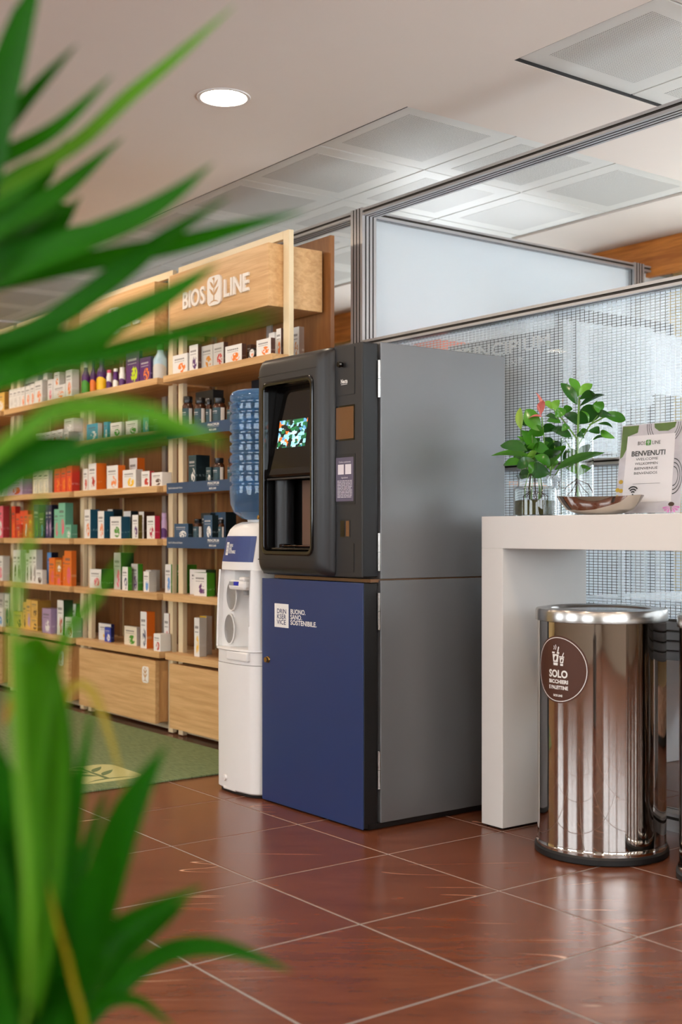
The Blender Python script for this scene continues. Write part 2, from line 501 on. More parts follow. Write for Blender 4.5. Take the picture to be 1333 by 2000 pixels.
def frosted_mat():
    m, N, L, P = newmat('frosted_glass')
    out = N['Material Output']
    P.inputs['Base Color'].default_value = rgb(236,242,246); P.inputs['Roughness'].default_value = .7
    tl = N.new('ShaderNodeBsdfTranslucent'); tl.inputs['Color'].default_value = rgb(240,246,250)
    nz = N.new('ShaderNodeTexNoise'); nz.inputs['Scale'].default_value = 2
    mr = N.new('ShaderNodeMapRange'); mr.inputs['To Min'].default_value = .45; mr.inputs['To Max'].default_value = .6
    L.new(nz.outputs['Fac'], mr.inputs['Value'])
    mx = N.new('ShaderNodeMixShader'); L.new(mr.outputs[0], mx.inputs[0])
    L.new(P.outputs[0], mx.inputs[1]); L.new(tl.outputs[0], mx.inputs[2]); L.new(mx.outputs[0], out.inputs['Surface'])
    return m
M['frosted'] = frosted_mat()

def rug_mat():
    m, N, L, P = newmat('green_rug')
    geo = N.new('ShaderNodeNewGeometry')
    mp = N.new('ShaderNodeMapping'); mp.inputs['Rotation'].default_value = (0,0,math.radians(-53)); mp.inputs['Scale'].default_value = (8, 60, 1)
    L.new(geo.outputs['Position'], mp.inputs['Vector'])
    nz = N.new('ShaderNodeTexNoise'); nz.inputs['Scale'].default_value = 2.4; nz.inputs['Detail'].default_value = 6
    L.new(mp.outputs[0], nz.inputs['Vector'])
    cr = N.new('ShaderNodeValToRGB')
    cr.color_ramp.elements[0].position = .3; cr.color_ramp.elements[0].color = rgb(98,112,78)
    cr.color_ramp.elements[1].position = .7; cr.color_ramp.elements[1].color = rgb(128,142,104)
    L.new(nz.outputs['Fac'], cr.inputs['Fac']); L.new(cr.outputs['Color'], P.inputs['Base Color'])
    P.inputs['Roughness'].default_value = .95; P.inputs['Specular IOR Level'].default_value = .15
    bp = N.new('ShaderNodeBump'); bp.inputs['Strength'].default_value = .5; bp.inputs['Distance'].default_value = .003
    L.new(nz.outputs['Fac'], bp.inputs['Height']); L.new(bp.outputs['Normal'], P.inputs['Normal'])
    return m
M['rug'] = rug_mat()
M['rug_pale'] = plain('rug_pale', rgb(186,184,128), .95, noise=.08, nscale=90, bump=.3)
M['rug_mark'] = plain('rug_mark', rgb(98,116,74), .95, noise=.08, nscale=90)

def screen_mat():
    m, N, L, P = newmat('display_picture')
    tc = N.new('ShaderNodeTexCoord'); mp = N.new('ShaderNodeMapping'); mp.inputs['Scale'].default_value = (6, 1, 5)
    L.new(tc.outputs['Generated'], mp.inputs['Vector'])
    vo = N.new('ShaderNodeTexVoronoi'); vo.inputs['Scale'].default_value = 1.6; vo.distance = 'CHEBYCHEV'
    L.new(mp.outputs[0], vo.inputs['Vector'])
    sp = N.new('ShaderNodeSeparateColor'); L.new(vo.outputs['Color'], sp.inputs[0])
    cr = N.new('ShaderNodeValToRGB'); cr.color_ramp.interpolation = 'CONSTANT'
    e = cr.color_ramp.elements
    e[0].position = 0; e[0].color = rgb(10,24,22)
    e[1].position = .28; e[1].color = rgb(30,90,60)
    for p, c in ((.42,(150,215,225)),(.58,(30,110,60)),(.7,(190,230,235)),(.82,(90,150,190)),(.93,(235,110,40))):
        q = e.new(p); q.color = rgb(*c)
    L.new(sp.outputs[0], cr.inputs['Fac'])
    P.inputs['Base Color'].default_value = (0,0,0,1); P.inputs['Roughness'].default_value = .15
    L.new(cr.outputs['Color'], P.inputs['Emission Color']); P.inputs['Emission Strength'].default_value = .75
    return m
M['screen'] = screen_mat()

# --- printed cartons
PAL = dict(w=(232,230,226), lg=(198,196,190), br=(70,38,22), **{'or':(238,128,40)}, pu=(84,32,104), am=(204,134,44), rd=(190,42,30),
  bk=(18,18,20), te=(24,62,72), tn=(10,34,42), tl=(44,80,112), gb=(120,95,80), gr=(62,142,22), gd=(20,60,26), ye=(240,192,24),
  pk=(226,96,124), pd=(56,20,76), li=(190,214,22), cl=(176,206,220), bl=(60,130,200), sk=(60,150,175), gp=(130,165,130),
  og=(226,112,26), rm=(160,46,50), tb=(10,76,102), ol=(96,80,22), cr=(182,22,66), lv=(192,162,200), nv=(20,30,82), sb=(92,152,216),
  cm=(232,222,200), dr=(130,20,15), pl=(166,142,176), ro=(226,72,36), nd=(15,18,45), mi=(120,190,160), md=(80,140,116), od=(200,96,20),
  yc=(226,182,92), yd=(170,126,52), bu=(20,60,172))
_pm = {}
def print_mat(c1, c2, c3):
    """front (towards -Y) carries lettering bars and a picture blot, the other faces a plain colour"""
    k = (c1, c2, c3)
    if k in _pm: return _pm[k]
    m, N, L, P = newmat('carton_' + '_'.join(k))
    P.inputs['Roughness'].default_value = .45
    tc = N.new('ShaderNodeTexCoord'); sg = N.new('ShaderNodeSeparateXYZ'); L.new(tc.outputs['Generated'], sg.inputs[0])
    geo = N.new('ShaderNodeNewGeometry'); sn = N.new('ShaderNodeSeparateXYZ'); L.new(geo.outputs['True Normal'], sn.inputs[0])
    def math_(op, a, b=None):
        q = N.new('ShaderNodeMath'); q.operation = op
        for i, x in enumerate((a, b)):
            if x is None: continue
            if isinstance(x, (int, float)): q.inputs[i].default_value = x
            else: L.new(x, q.inputs[i])
        return q.outputs[0]
    front = math_('LESS_THAN', sn.outputs['Y'], -.5)
    oi = N.new('ShaderNodeObjectInfo')
    sc = N.new('ShaderNodeVectorMath'); sc.operation = 'SCALE'; sc.inputs['Scale'].default_value = 31.0; L.new(oi.outputs['Random'], sc.inputs[0])
    ad = N.new('ShaderNodeVectorMath'); ad.operation = 'ADD'; L.new(tc.outputs['Generated'], ad.inputs[0]); L.new(sc.outputs[0], ad.inputs[1])
    nz = N.new('ShaderNodeTexNoise'); nz.inputs['Scale'].default_value = 7.0; nz.inputs['Detail'].default_value = 3; L.new(ad.outputs[0], nz.inputs['Vector'])
    gx, gz = sg.outputs['X'], sg.outputs['Z']
    # blot in the lower part of the front
    dx = math_('SUBTRACT', gx, .62); dz = math_('SUBTRACT', gz, .30)
    rr = math_('ADD', math_('MULTIPLY', dx, dx), math_('MULTIPLY', dz, dz))
    blot = math_('MULTIPLY', math_('LESS_THAN', rr, .06), math_('GREATER_THAN', nz.outputs['Fac'], .46))
    # lettering: dashes at two heights
    dash = math_('GREATER_THAN', math_('FRACT', math_('MULTIPLY', gx, 9.0)), .28)
    inx = math_('MULTIPLY', math_('GREATER_THAN', gx, .12), math_('LESS_THAN', gx, .78))
    l1 = math_('MULTIPLY', math_('GREATER_THAN', gz, .72), math_('LESS_THAN', gz, .79))
    l2 = math_('MULTIPLY', math_('GREATER_THAN', gz, .62), math_('LESS_THAN', gz, .645))
    ink = math_('MULTIPLY', math_('MULTIPLY', math_('ADD', l1, l2), inx), dash)
    def mix(f, a, b):
        q = N.new('ShaderNodeMix'); q.data_type = 'RGBA'; L.new(f, q.inputs['Factor'])
        for nme, x in (('A', a), ('B', b)):
            if isinstance(x, tuple): q.inputs[nme].default_value = x
            else: L.new(x, q.inputs[nme])
        return q.outputs['Result']
    dark = sum(PAL[c1]) < 330
    c = mix(blot, rgb(*PAL[c1]), rgb(*PAL[c3]))
    c = mix(ink, c, rgb(190,188,190) if dark else rgb(96,88,90))
    # side: a small pale panel low down
    sp = math_('MULTIPLY', math_('MULTIPLY', math_('GREATER_THAN', gz, .26), math_('LESS_THAN', gz, .33)), math_('GREATER_THAN', nz.outputs['Fac'], .5))
    side = mix(sp, rgb(*PAL[c2]), rgb(*[min(255, int(q*.6+90)) for q in PAL[c2]]))
    L.new(mix(front, side, c), P.inputs['Base Color'])
    _pm[k] = m
    return m
_cm = {}
def colmat(k, rough=.3):
    if (k, rough) not in _cm: _cm[(k, rough)] = plain('packaging_' + k, rgb(*PAL[k]), rough, noise=.05)
    return _cm[(k, rough)]

# ================================================================== THE ROOM
ZC = 2.60            # underside of the plaster ceiling
T = 0.4935           # floor tile pitch
TX0, TY0 = -2.0015, 1.932
XW0, XW1, YW0, YW1 = -9.3, 2.6, -2.7, 5.55

fl = MB()
fl.box(XW0, XW1, YW0, YW1, -.06, -.0012, 0)
floor = struct('floor', fl, M['grout'])
tm = MB(); h = T/2 - .0036
tm.box(-h, h, -h, h, -.012, 0, 0, bev=.0008)
tile_mesh = tm.mesh('floor_tile', M['tile'])
ix0 = math.floor((-8.1 - TX0)/T); ix1 = math.ceil((-.4 - TX0)/T)
iy0 = math.floor((.35 - TY0)/T); iy1 = math.ceil((5.2 - TY0)/T)
for i in range(ix0, ix1):
    for j in range(iy0, iy1):
        o = bpy.data.objects.new('floor_tile', tile_mesh); COL.objects.link(o)
        o.parent = floor; o.location = (TX0 + (i+.5)*T, TY0 + (j+.5)*T, 0)
gx0, gx1, gy0, gy1 = TX0+ix0*T, TX0+ix1*T, TY0+iy0*T, TY0+iy1*T
for nm, (a, b, c, d) in dict(a=(XW0, gx0, YW0, YW1), b=(gx1, XW1, YW0, YW1), c=(gx0, gx1, YW0, gy0), d=(gx0, gx1, gy1, YW1)).items():
    q = MB(); q.box(a, b, c, d, -.012, 0); obj('floor_field', q, M['tile'], floor)

# ---- ceiling with two fields of perforated metal tiles
CT = .6025
IX1, IX2, IY0 = -3.538, -2.978, 2.962
IY1 = IY0 + 3*CT
IX0 = IX1 - 9*CT; IX3 = IX2 + 4*CT
cl = MB()
for a, b, c, d in ((XW0, XW1, YW0, IY0), (XW0, XW1, IY1, YW1), (XW0, IX0, IY0, IY1), (IX1, IX2, IY0, IY1), (IX3, XW1, IY0, IY1)):
    cl.box(a, b, c, d, ZC, ZC+.05)
cl.box(XW0, XW1, YW0, YW1, ZC+.09, ZC+.16)
ceiling = struct('ceiling', cl, M['plaster'])
q = MB(); g = .0035
q.box(g, CT-g, g, CT-g, .012, .03, 0, bev=.002)
ct_mesh = q.mesh('ceiling_tile', M['metal_tile'])
q = MB(); e = .085
q.box(e, CT-e, e, CT-e, .0112, .0125)
cp_mesh = q.mesh('perforated_field', M['perf'])
for x0, nx in ((IX0, 9), (IX2, 4)):
    for i in range(nx):
        for j in range(3):
            o = bpy.data.objects.new('ceiling_tile', ct_mesh); COL.objects.link(o); o.parent = ceiling
            o.location = (x0+i*CT, IY0+j*CT, ZC)
            p = bpy.data.objects.new('perforated_field', cp_mesh); COL.objects.link(p); p.parent = o
q = MB(); q.box(IX1-.004, IX1, IY0, IY1, ZC+.002, ZC+.03); q.box(IX0, IX1, IY0, IY0+.010, ZC+.002, ZC+.03)
q.box(IX2, IX2+.005, IY0, IY1, ZC+.002, ZC+.03); q.box(IX2, IX3, IY0, IY0+.009, ZC+.004, ZC+.03)
tag(obj('shadow_gap', q, M['dark'], ceiling), kind='stuff')

# ---- outer walls
def wall_with_windows(name, mb_fn, mats):
    q = MB(); mb_fn(q); return struct(name, q, mats)

def far_wall(q):
    q.box(XW0, XW1, YW1, YW1+.2, -.06, .85)
    q.box(XW0, XW1, YW1, YW1+.2, 2.12, 2.76)
    for a, b in ((XW0, -6.9), (-4.75, -3.95), (-2.15, -2.0), (-.2, -.05), (1.75, XW1)):
        q.box(a, b, YW1, YW1+.2, .85, 2.12)
wall_with_windows('wall_far', far_wall, M['wall_cream'])
def right_wall(q):
    q.box(XW1, XW1+.2, YW0-.2, YW1+.2, -.06, .95)
    q.box(XW1, XW1+.2, YW0-.2, YW1+.2, 2.45, 2.76)
    for a, b in ((YW0-.2, -2.3), (-.9, -.75), (.75, .9), (2.4, 2.95), (3.3, 3.55), (5.2, YW1+.2)):
        q.box(XW1, XW1+.2, a, b, .95, 2.45)
wall_with_windows('wall_right', right_wall, M['wall_white'])
def near_wall(q):
    q.box(XW0, XW1, YW0-.2, YW0, -.06, .9)
    q.box(XW0, XW1, YW0-.2, YW0, 2.4, 2.76)
    for a, b in ((XW0, -7.6), (-5.8, -4.6), (-2.8, -1.6), (.2, XW1)):
        q.box(a, b, YW0-.2, YW0, .9, 2.4)
wall_with_windows('wall_near', near_wall, M['wall_white'])
q = MB(); q.box(XW0-.2, XW0, YW0-.2, YW1+.2, -.06, 2.76); struct('wall_left', q, M['wall_cream'])

n = 0
def window(ax, x0, x1, y, z0, z1):
    """frame, one mullion and two panes in a wall opening"""
    global n
    n += 1
    w = bpy.data.objects.new('window_%d' % n, None); COL.objects.link(w); w['kind'] = 'structure'
    def bx(mb, a, b, d0, d1, c, d):
        if ax == 'x': mb.box(a, b, d0, d1, c, d)
        else: mb.box(d0, d1, a, b, c, d)
    f = .05; xm = (x0+x1)/2
    q = MB()
    bx(q, x0, x1, y+.04, y+.10, z0, z0+f); bx(q, x0, x1, y+.04, y+.10, z1-f, z1)
    bx(q, x0, x0+f, y+.04, y+.10, z0+f, z1-f); bx(q, x1-f, x1, y+.04, y+.10, z0+f, z1-f)
    tag(obj('window_frame', q, M['desk_white'], w), kind='stuff')
    q = MB(); bx(q, xm-.03, xm+.03, y+.035, y+.105, z0+f, z1-f); obj('mullion', q, M['desk_white'], w)
    for a, b in ((x0+f, xm-.03), (xm+.03, x1-f)):
        q = MB(); bx(q, a, b, y+.066, y+.072, z0+f, z1-f); obj('pane', q, M['pane'], w)
for a, b in ((-6.9, -4.75), (-3.95, -2.15), (-2.0, -.2), (-.05, 1.75)): window('x', a, b, YW1, .85, 2.12)  # leftmost window is added to brighten the frosted pane from behind
for a, b in ((-2.3, -.9), (-.75, .75), (.9, 2.4), (3.55, 5.2)): window('y', a, b, XW1, .95, 2.45)
for a, b in ((-7.6, -5.8), (-4.6, -2.8), (-1.6, .2)): window('x', a, b, YW0-.14, .9, 2.4)

# wooden pelmet above the far windows
q = MB(); q.box(-7.4, XW1-.02, 5.36, 5.40, 2.40, ZC-.001, bev=.004)
struct('trim_1', q, M['pelmet'])
q = MB(); q.box(-7.4, XW1-.02, 5.40, 5.548, 2.56, ZC-.001)
struct('trim_2', q, M['pelmet'])

# ---- recessed downlights
def downlight_meshes():
    r = .083
    ring = MB(); ring.lathe(0, 0, [(r, -.001), (r+.003, -.004), (r+.014, -.004), (r+.016, 0), (r+.002, .002)], 40, cap0=False, cap1=False)
    disc = MB(); disc.lathe(0, 0, [(r, -.0015), (r, .0)], 40)
    return ring.mesh('trim_ring', M['white_lac']), disc.mesh('diffuser', M['lamp'])
ringm, discm = downlight_meshes()
lamps = []
k = 0
for i in range(-2, 4):
    for j in range(-2, 2):
        x, y = -3.866 + 1.8*i, 2.362 + 1.75*j
        if not (XW0+.3 < x < XW1-.2 and YW0+.3 < y < 2.9): continue
        lamps.append((x, y))
for j in (-4, ) : pass
for x, y in lamps:
    vis = abs(x+3.866) < .01 and abs(y-2.362) < .01
    t = thing('ceiling_downlight', 'lit round downlight in the plaster ceiling above the coffee machine' if vis else 'lit round downlight in the plaster ceiling away from the coffee machine',
              'downlight', (x, y, ZC), 'recessed ceiling downlights')
    a = bpy.data.objects.new('trim_ring', ringm); COL.objects.link(a); a.parent = t
    b = bpy.data.objects.new('diffuser', discm); COL.objects.link(b); b.parent = t

# ================================================================== GLAZED PARTITION
def grooved(P, Q, front=(), right=(), back=(), left=(), g=.006):
    """outline of a P x Q profile with grooves; returns points and per-edge dark flags"""
    pts, fl_ = [], []
    def side(n, along, seq, fn):
        pts.append(fn(0, 0)); fl_.append(False)
        for a, b in seq:
            pts.append(fn(a, 0)); fl_.append(True)
            pts.append(fn(a, g)); fl_.append(True)
            pts.append(fn(b, g)); fl_.append(True)
            pts.append(fn(b, 0)); fl_.append(False)
    side('f', P, front, lambda a, d: (a, d))
    side('r', Q, right, lambda a, d: (P-d, a))
    side('b', P, [(P-b, P-a) for a, b in reversed(back)] and [(a, b) for a, b in back], lambda a, d: (P-a, Q-d))
    side('l', Q, left, lambda a, d: (d, Q-a))
    return pts, fl_

def profile(pts, flags, fn, a0, a1):
    """extrude the outline: fn(p, q, along) -> world"""
    mb = MB(); n = len(pts)
    for t in (a0, a1): mb.v += [fn(p, q, t) for p, q in pts]
    for i in range(n):
        j = (i+1) % n
        mb.f.append([i, j, n+j, n+i]); mb.m.append(1 if flags[i] else 0); mb.s.append(False)
    mb.f.append(list(range(n))[::-1]); mb.m.append(0); mb.s.append(False)
    mb.f.append([n+i for i in range(n)]); mb.m.append(0); mb.s.append(False)
    return mb
SM = [M['steel'], M['groove']]
YP = 3.370                                   # front face of the partition
G3 = lambda s: [(s*.20, s*.29), (s*.46, s*.55), (s*.72, s*.81)]
part = bpy.data.objects.new('wall_partition', None); COL.objects.link(part); part.location = (-4.38, YP, 0)
tag(part, 'aluminium framed glass partition behind the coffee machine and white table', kind='structure')
railP = grooved(.08, .031, front=G3(.08), right=[(.009,.02)], back=[(.012,.02)], left=[(.011, .021)])
def rail_x(name, x0, x1, z0, par, y=YP):
    # p runs along Y (bottom side carries grooves), q along Z
    return obj(name, profile(*railP, lambda p, q, t: (t, y+p, z0+q), x0, x1), SM, par)
postP = grooved(.085, .08, front=G3(.085), right=G3(.08), back=G3(.085), left=G3(.08))
def post_z(name, x0, y0, z0, z1, par):
    return obj(name, profile(*postP, lambda p, q, t: (x0+p, y0+q, t), z0, z1), SM, par)
XL, XRR = -9.2, -.55
posts = [-7.30, -4.42, -1.35]
for x in posts: post_z('post', x, YP, 0, 2.458, part)
segs = [(XL, posts[0]), (posts[0]+.085, posts[1]), (posts[1]+.085, posts[2]), (posts[2]+.085, XRR)]
for a, b in segs:
    rail_x('top_rail', a, b, 2.422, part)
    rail_x('middle_rail', a, b, 1.833, part)
    rail_x('bottom_rail', a, b, .030, part)
    q = MB(); q.box(a+.001, b-.001, YP+.036, YP+.044, .061, 1.833); obj('pane', q, M['pane'], part)
    q = MB(); q.box(a+.01, b-.01, YP+.004, YP+.03, 0, .03); obj('plinth', q, M['steel'], part)
a, b = segs[2]
rail = obj('transom', profile(*grooved(.08, .022, front=G3(.08), left=[(.006,.013)]), lambda p, q, t: (t, YP+p, 1.247+q), a, b), SM, part)
for k in range(4):
    q = MB(); z0 = .575 + k*.0335
    q.box(a+.001, b-.001, YP+.004, YP+.076, z0, z0+.029, bev=.003); obj('duct_slat', q, M['duct'], part)
q = MB(); q.box(a+.001, b-.001, YP+.014, YP+.07, .575, .712); obj('duct_core', q, M['groove'], part)
for z0, z1 in ((1.271, 1.832), (.713, 1.246)):
    q = MB(); q.box(a+.002, b-.002, YP+.0345, YP+.0355, z0, z1); obj('film', q, M['film'], part)

# ---- frosted side screen running back from the post
XS = -4.42
side = bpy.data.objects.new('wall_frosted', None); COL.objects.link(side); side.location = (XS, 3.45, 0)
tag(side, 'frosted glass screen in aluminium frame running back from the partition post', kind='structure')
sideP = grooved(.08, .031, front=G3(.08), right=[(.011,.021)], left=[(.011,.021)])
Y1S = 5.22
for z0 in (2.422, 1.40, .03):
    obj('rail', profile(*sideP, lambda p, q, t: (XS+.0025+p, t, z0+q), YP+.08, Y1S), SM, side)
obj('rail', profile(*sideP, lambda p, q, t: (XS+.0025+p, t, 2.422+q), Y1S+.085, YW1), SM, side)
post_z('post', XS, Y1S, 0, 2.458, side)
q = MB(); q.box(XS+.036, XS+.046, YP+.081, Y1S-.001, 1.432, 2.421); obj('frosted_pane', q, M['frosted'], side)
q = MB(); q.box(XS+.036, XS+.046, YP+.081, Y1S-.001, .062, 1.399); obj('lower_panel', q, M['dark_wood'], side)
q = MB(); q.box(XS+.036, XS+.046, Y1S+.086, YW1-.001, .02, 2.421); obj('frosted_pane', q, M['frosted'], side)

# ================================================================== SHELVING UNITS
ZS = [1.777, 1.512, 1.240, .976, .705, .415]
UNIT = {1: 'near', 2: 'middle', 3: 'far', 4: 'end'}
SHELF = {1: 'top', 2: 'second', 3: 'third', 4: 'fourth', 5: 'fifth', 6: 'bottom'}
ULAB = {1: 'oak shelving unit with cream posts nearest the water cooler',
        2: 'oak shelving unit with cream posts, middle one, emblem on its drawer',
        3: 'oak shelving unit with cream posts, third from the water cooler',
        4: 'oak shelving unit with cream posts at the far end of the row'}
YF = 2.933
for u in (1, 2, 3, 4):
    XR = -4.402 - 1.03*(u-1); XL_ = XR - .972
    t = thing('shelving_unit', ULAB[u], 'shelving', (XL_, YF, 0), 'oak product shelving units')
    for x0 in (XL_, XR-.045):
        q = MB(); q.box(x0, x0+.045, 3.020, 3.045, .005, 2.322, bev=.002); obj('post', q, M['cream_metal'], t)
    q = MB(); q.box(XL_+.046, XR-.046, 3.020, 3.045, 2.286, 2.322, bev=.002); obj('top_bar', q, M['cream_metal'], t)
    q = MB(); q.box(XL_+.02, XR-.02, 3.05, 3.07, .012, .045); obj('foot_bar', q, M['cream_metal'], t)
    q = MB(); q.box(XL_-.008, XR-.004, 3.247, 3.268, .03, 2.330, bev=.001); obj('back_panel', q, M['oak_back_shaded'] , t)
    xm = (XL_+XR)/2
    q = MB(); q.box(xm-.02, xm+.02, 3.236, 3.2465, .42, 2.28); obj('standard', q, M['steel'], t)
    for k, z in enumerate(ZS):
        q = MB(); q.box(XL_+.002, XR-.002, YF + (.012 if k == 5 else 0), 3.235, z-.033, z, bev=.0015); obj('shelf', q, M['oak'], t)
    # header box with raised lettering
    hx0, hx1, hz0, hz1 = XL_+.046, XR-.050, 1.990, 2.264
    q = MB(); q.box(hx0, hx1, 2.945, 3.235, hz0, hz1, bev=.002)
    hd = obj('header', q, M['oak'], t)
    yl = 2.945
    dx = -1.03*(u-1)
    def X_(uu): return at_y(uu, 560, yl).x + dx
    zc = 2.122
    s1 = .112
    for word, a, b in (('BIOS', 360, 403), ('LINE', 440, 488.5)):
        xa, xb = X_(a), X_(b)
        a0, a1 = text_w(word, s1, .0022); sx = (xb-xa)/(a1-a0)
        x = xa
        ws = [text_w(ch, s1, .0022) for ch in word]
        tot = sum(w1-w0 for w0, w1 in ws); gap = ((a1-a0)-tot)/(len(word)-1)
        for ch, (w0, w1) in zip(word, ws):
            vv, ff = text2d(ch, s1, 'LEFT', .0022)
            q = MB()
            p0 = [(x+(vx-w0)*sx, yl, zc-.042+vz) for vx, vz in vv]
            nn = len(p0)
            q.add([(p[0], yl-.009, p[2]) for p in p0], ff)
            # side walls from the boundary edges
            cnt = {}
            for fc in ff:
                for i in range(len(fc)):
                    e2 = (fc[i], fc[(i+1) % len(fc)]); key = tuple(sorted(e2)); cnt.setdefault(key, []).append(e2)
            q.v += p0
            for key, lst in cnt.items():
                if len(lst) == 1:
                    i, j = lst[0]
                    q.f.append([j, i, nn+i, nn+j]); q.m.append(0); q.s.append(False)
            obj('letter', q, M['letter_white'], hd)
            x += (w1-w0+gap)*sx
    xe = (X_(406)+X_(437))/2
    emblem(lambda x, z: (xe+x*1.12, yl, zc-.066+z), .135, (0, -.009, 0), hd, M['letter_white'], M['oak_mark'], .0008)
    # drawer under the bottom shelf
    dx0, dx1 = XL_+.045, XR-.042
    dr = MB(); dr.box(dx0+.012, dx1-.012, 2.969, 3.22, .055, .362, bev=.001)
    d_ = obj('drawer', dr, M['oak_v'], t)
    q = MB(); q.box(dx0, dx1, 2.945, 2.968, .051, .366, bev=.0015)
    df = obj('drawer_front', q, M['oak'], t)
    if u in (2, 3):
        p = at_y(285, 1318, 2.945); 
        emblem(lambda x, z: (p.x + dx + 1.03 + x, 2.945, p.z-.04+z), .082, (0, -.004, 0), df, M['letter_white'], M['oak_mark'], .0008)
    if u == 1:
        # blue shelf-edge strips and navy inner panels of the dark range
        for z0, z1 in ((1.466, 1.519), (1.197, 1.248), (.932, .985)):
            q = MB(); q.box(XL_+.05, XR-.004, YF-.006, YF-.0008, z0, z1)
            st = obj('shelf_strip', q, M['strip_blue'], t)
            pr = MB(); zm = (z0+z1)/2; yy = YF-.0066
            xr = at_y(408, 1000, YF).x; xr2 = at_y(430, 1000, YF).x
            put_text(pr, 'PRINCIPIUM', .017, on_front(xr, yy, zm+.006), bold=.0004, width=xr2-xr)
            pr.box(xr, xr2, yy, yy+.0003, zm+.0005, zm+.0012)
            put_text(pr, 'BIOS LINE', .012, on_front(xr+.014, yy, zm-.016), bold=.0003, width=(xr2-xr)*.62)
            put_text(pr, "Quali Eccellenze dalla Natura", .013, on_front(XL_+.066, yy, zm-.004), width=.14)
            tag(obj('lettering', pr, M['sticker_white'], st), kind='stuff')
        for z0, z1 in ((1.522, 1.742), (1.25, 1.477), (.986, 1.205)):
            q = MB(); q.box(-5.03, XR-.05, 3.23, 3.2345, z0, z1); obj('navy_panel', q, M['panel_navy'], t)

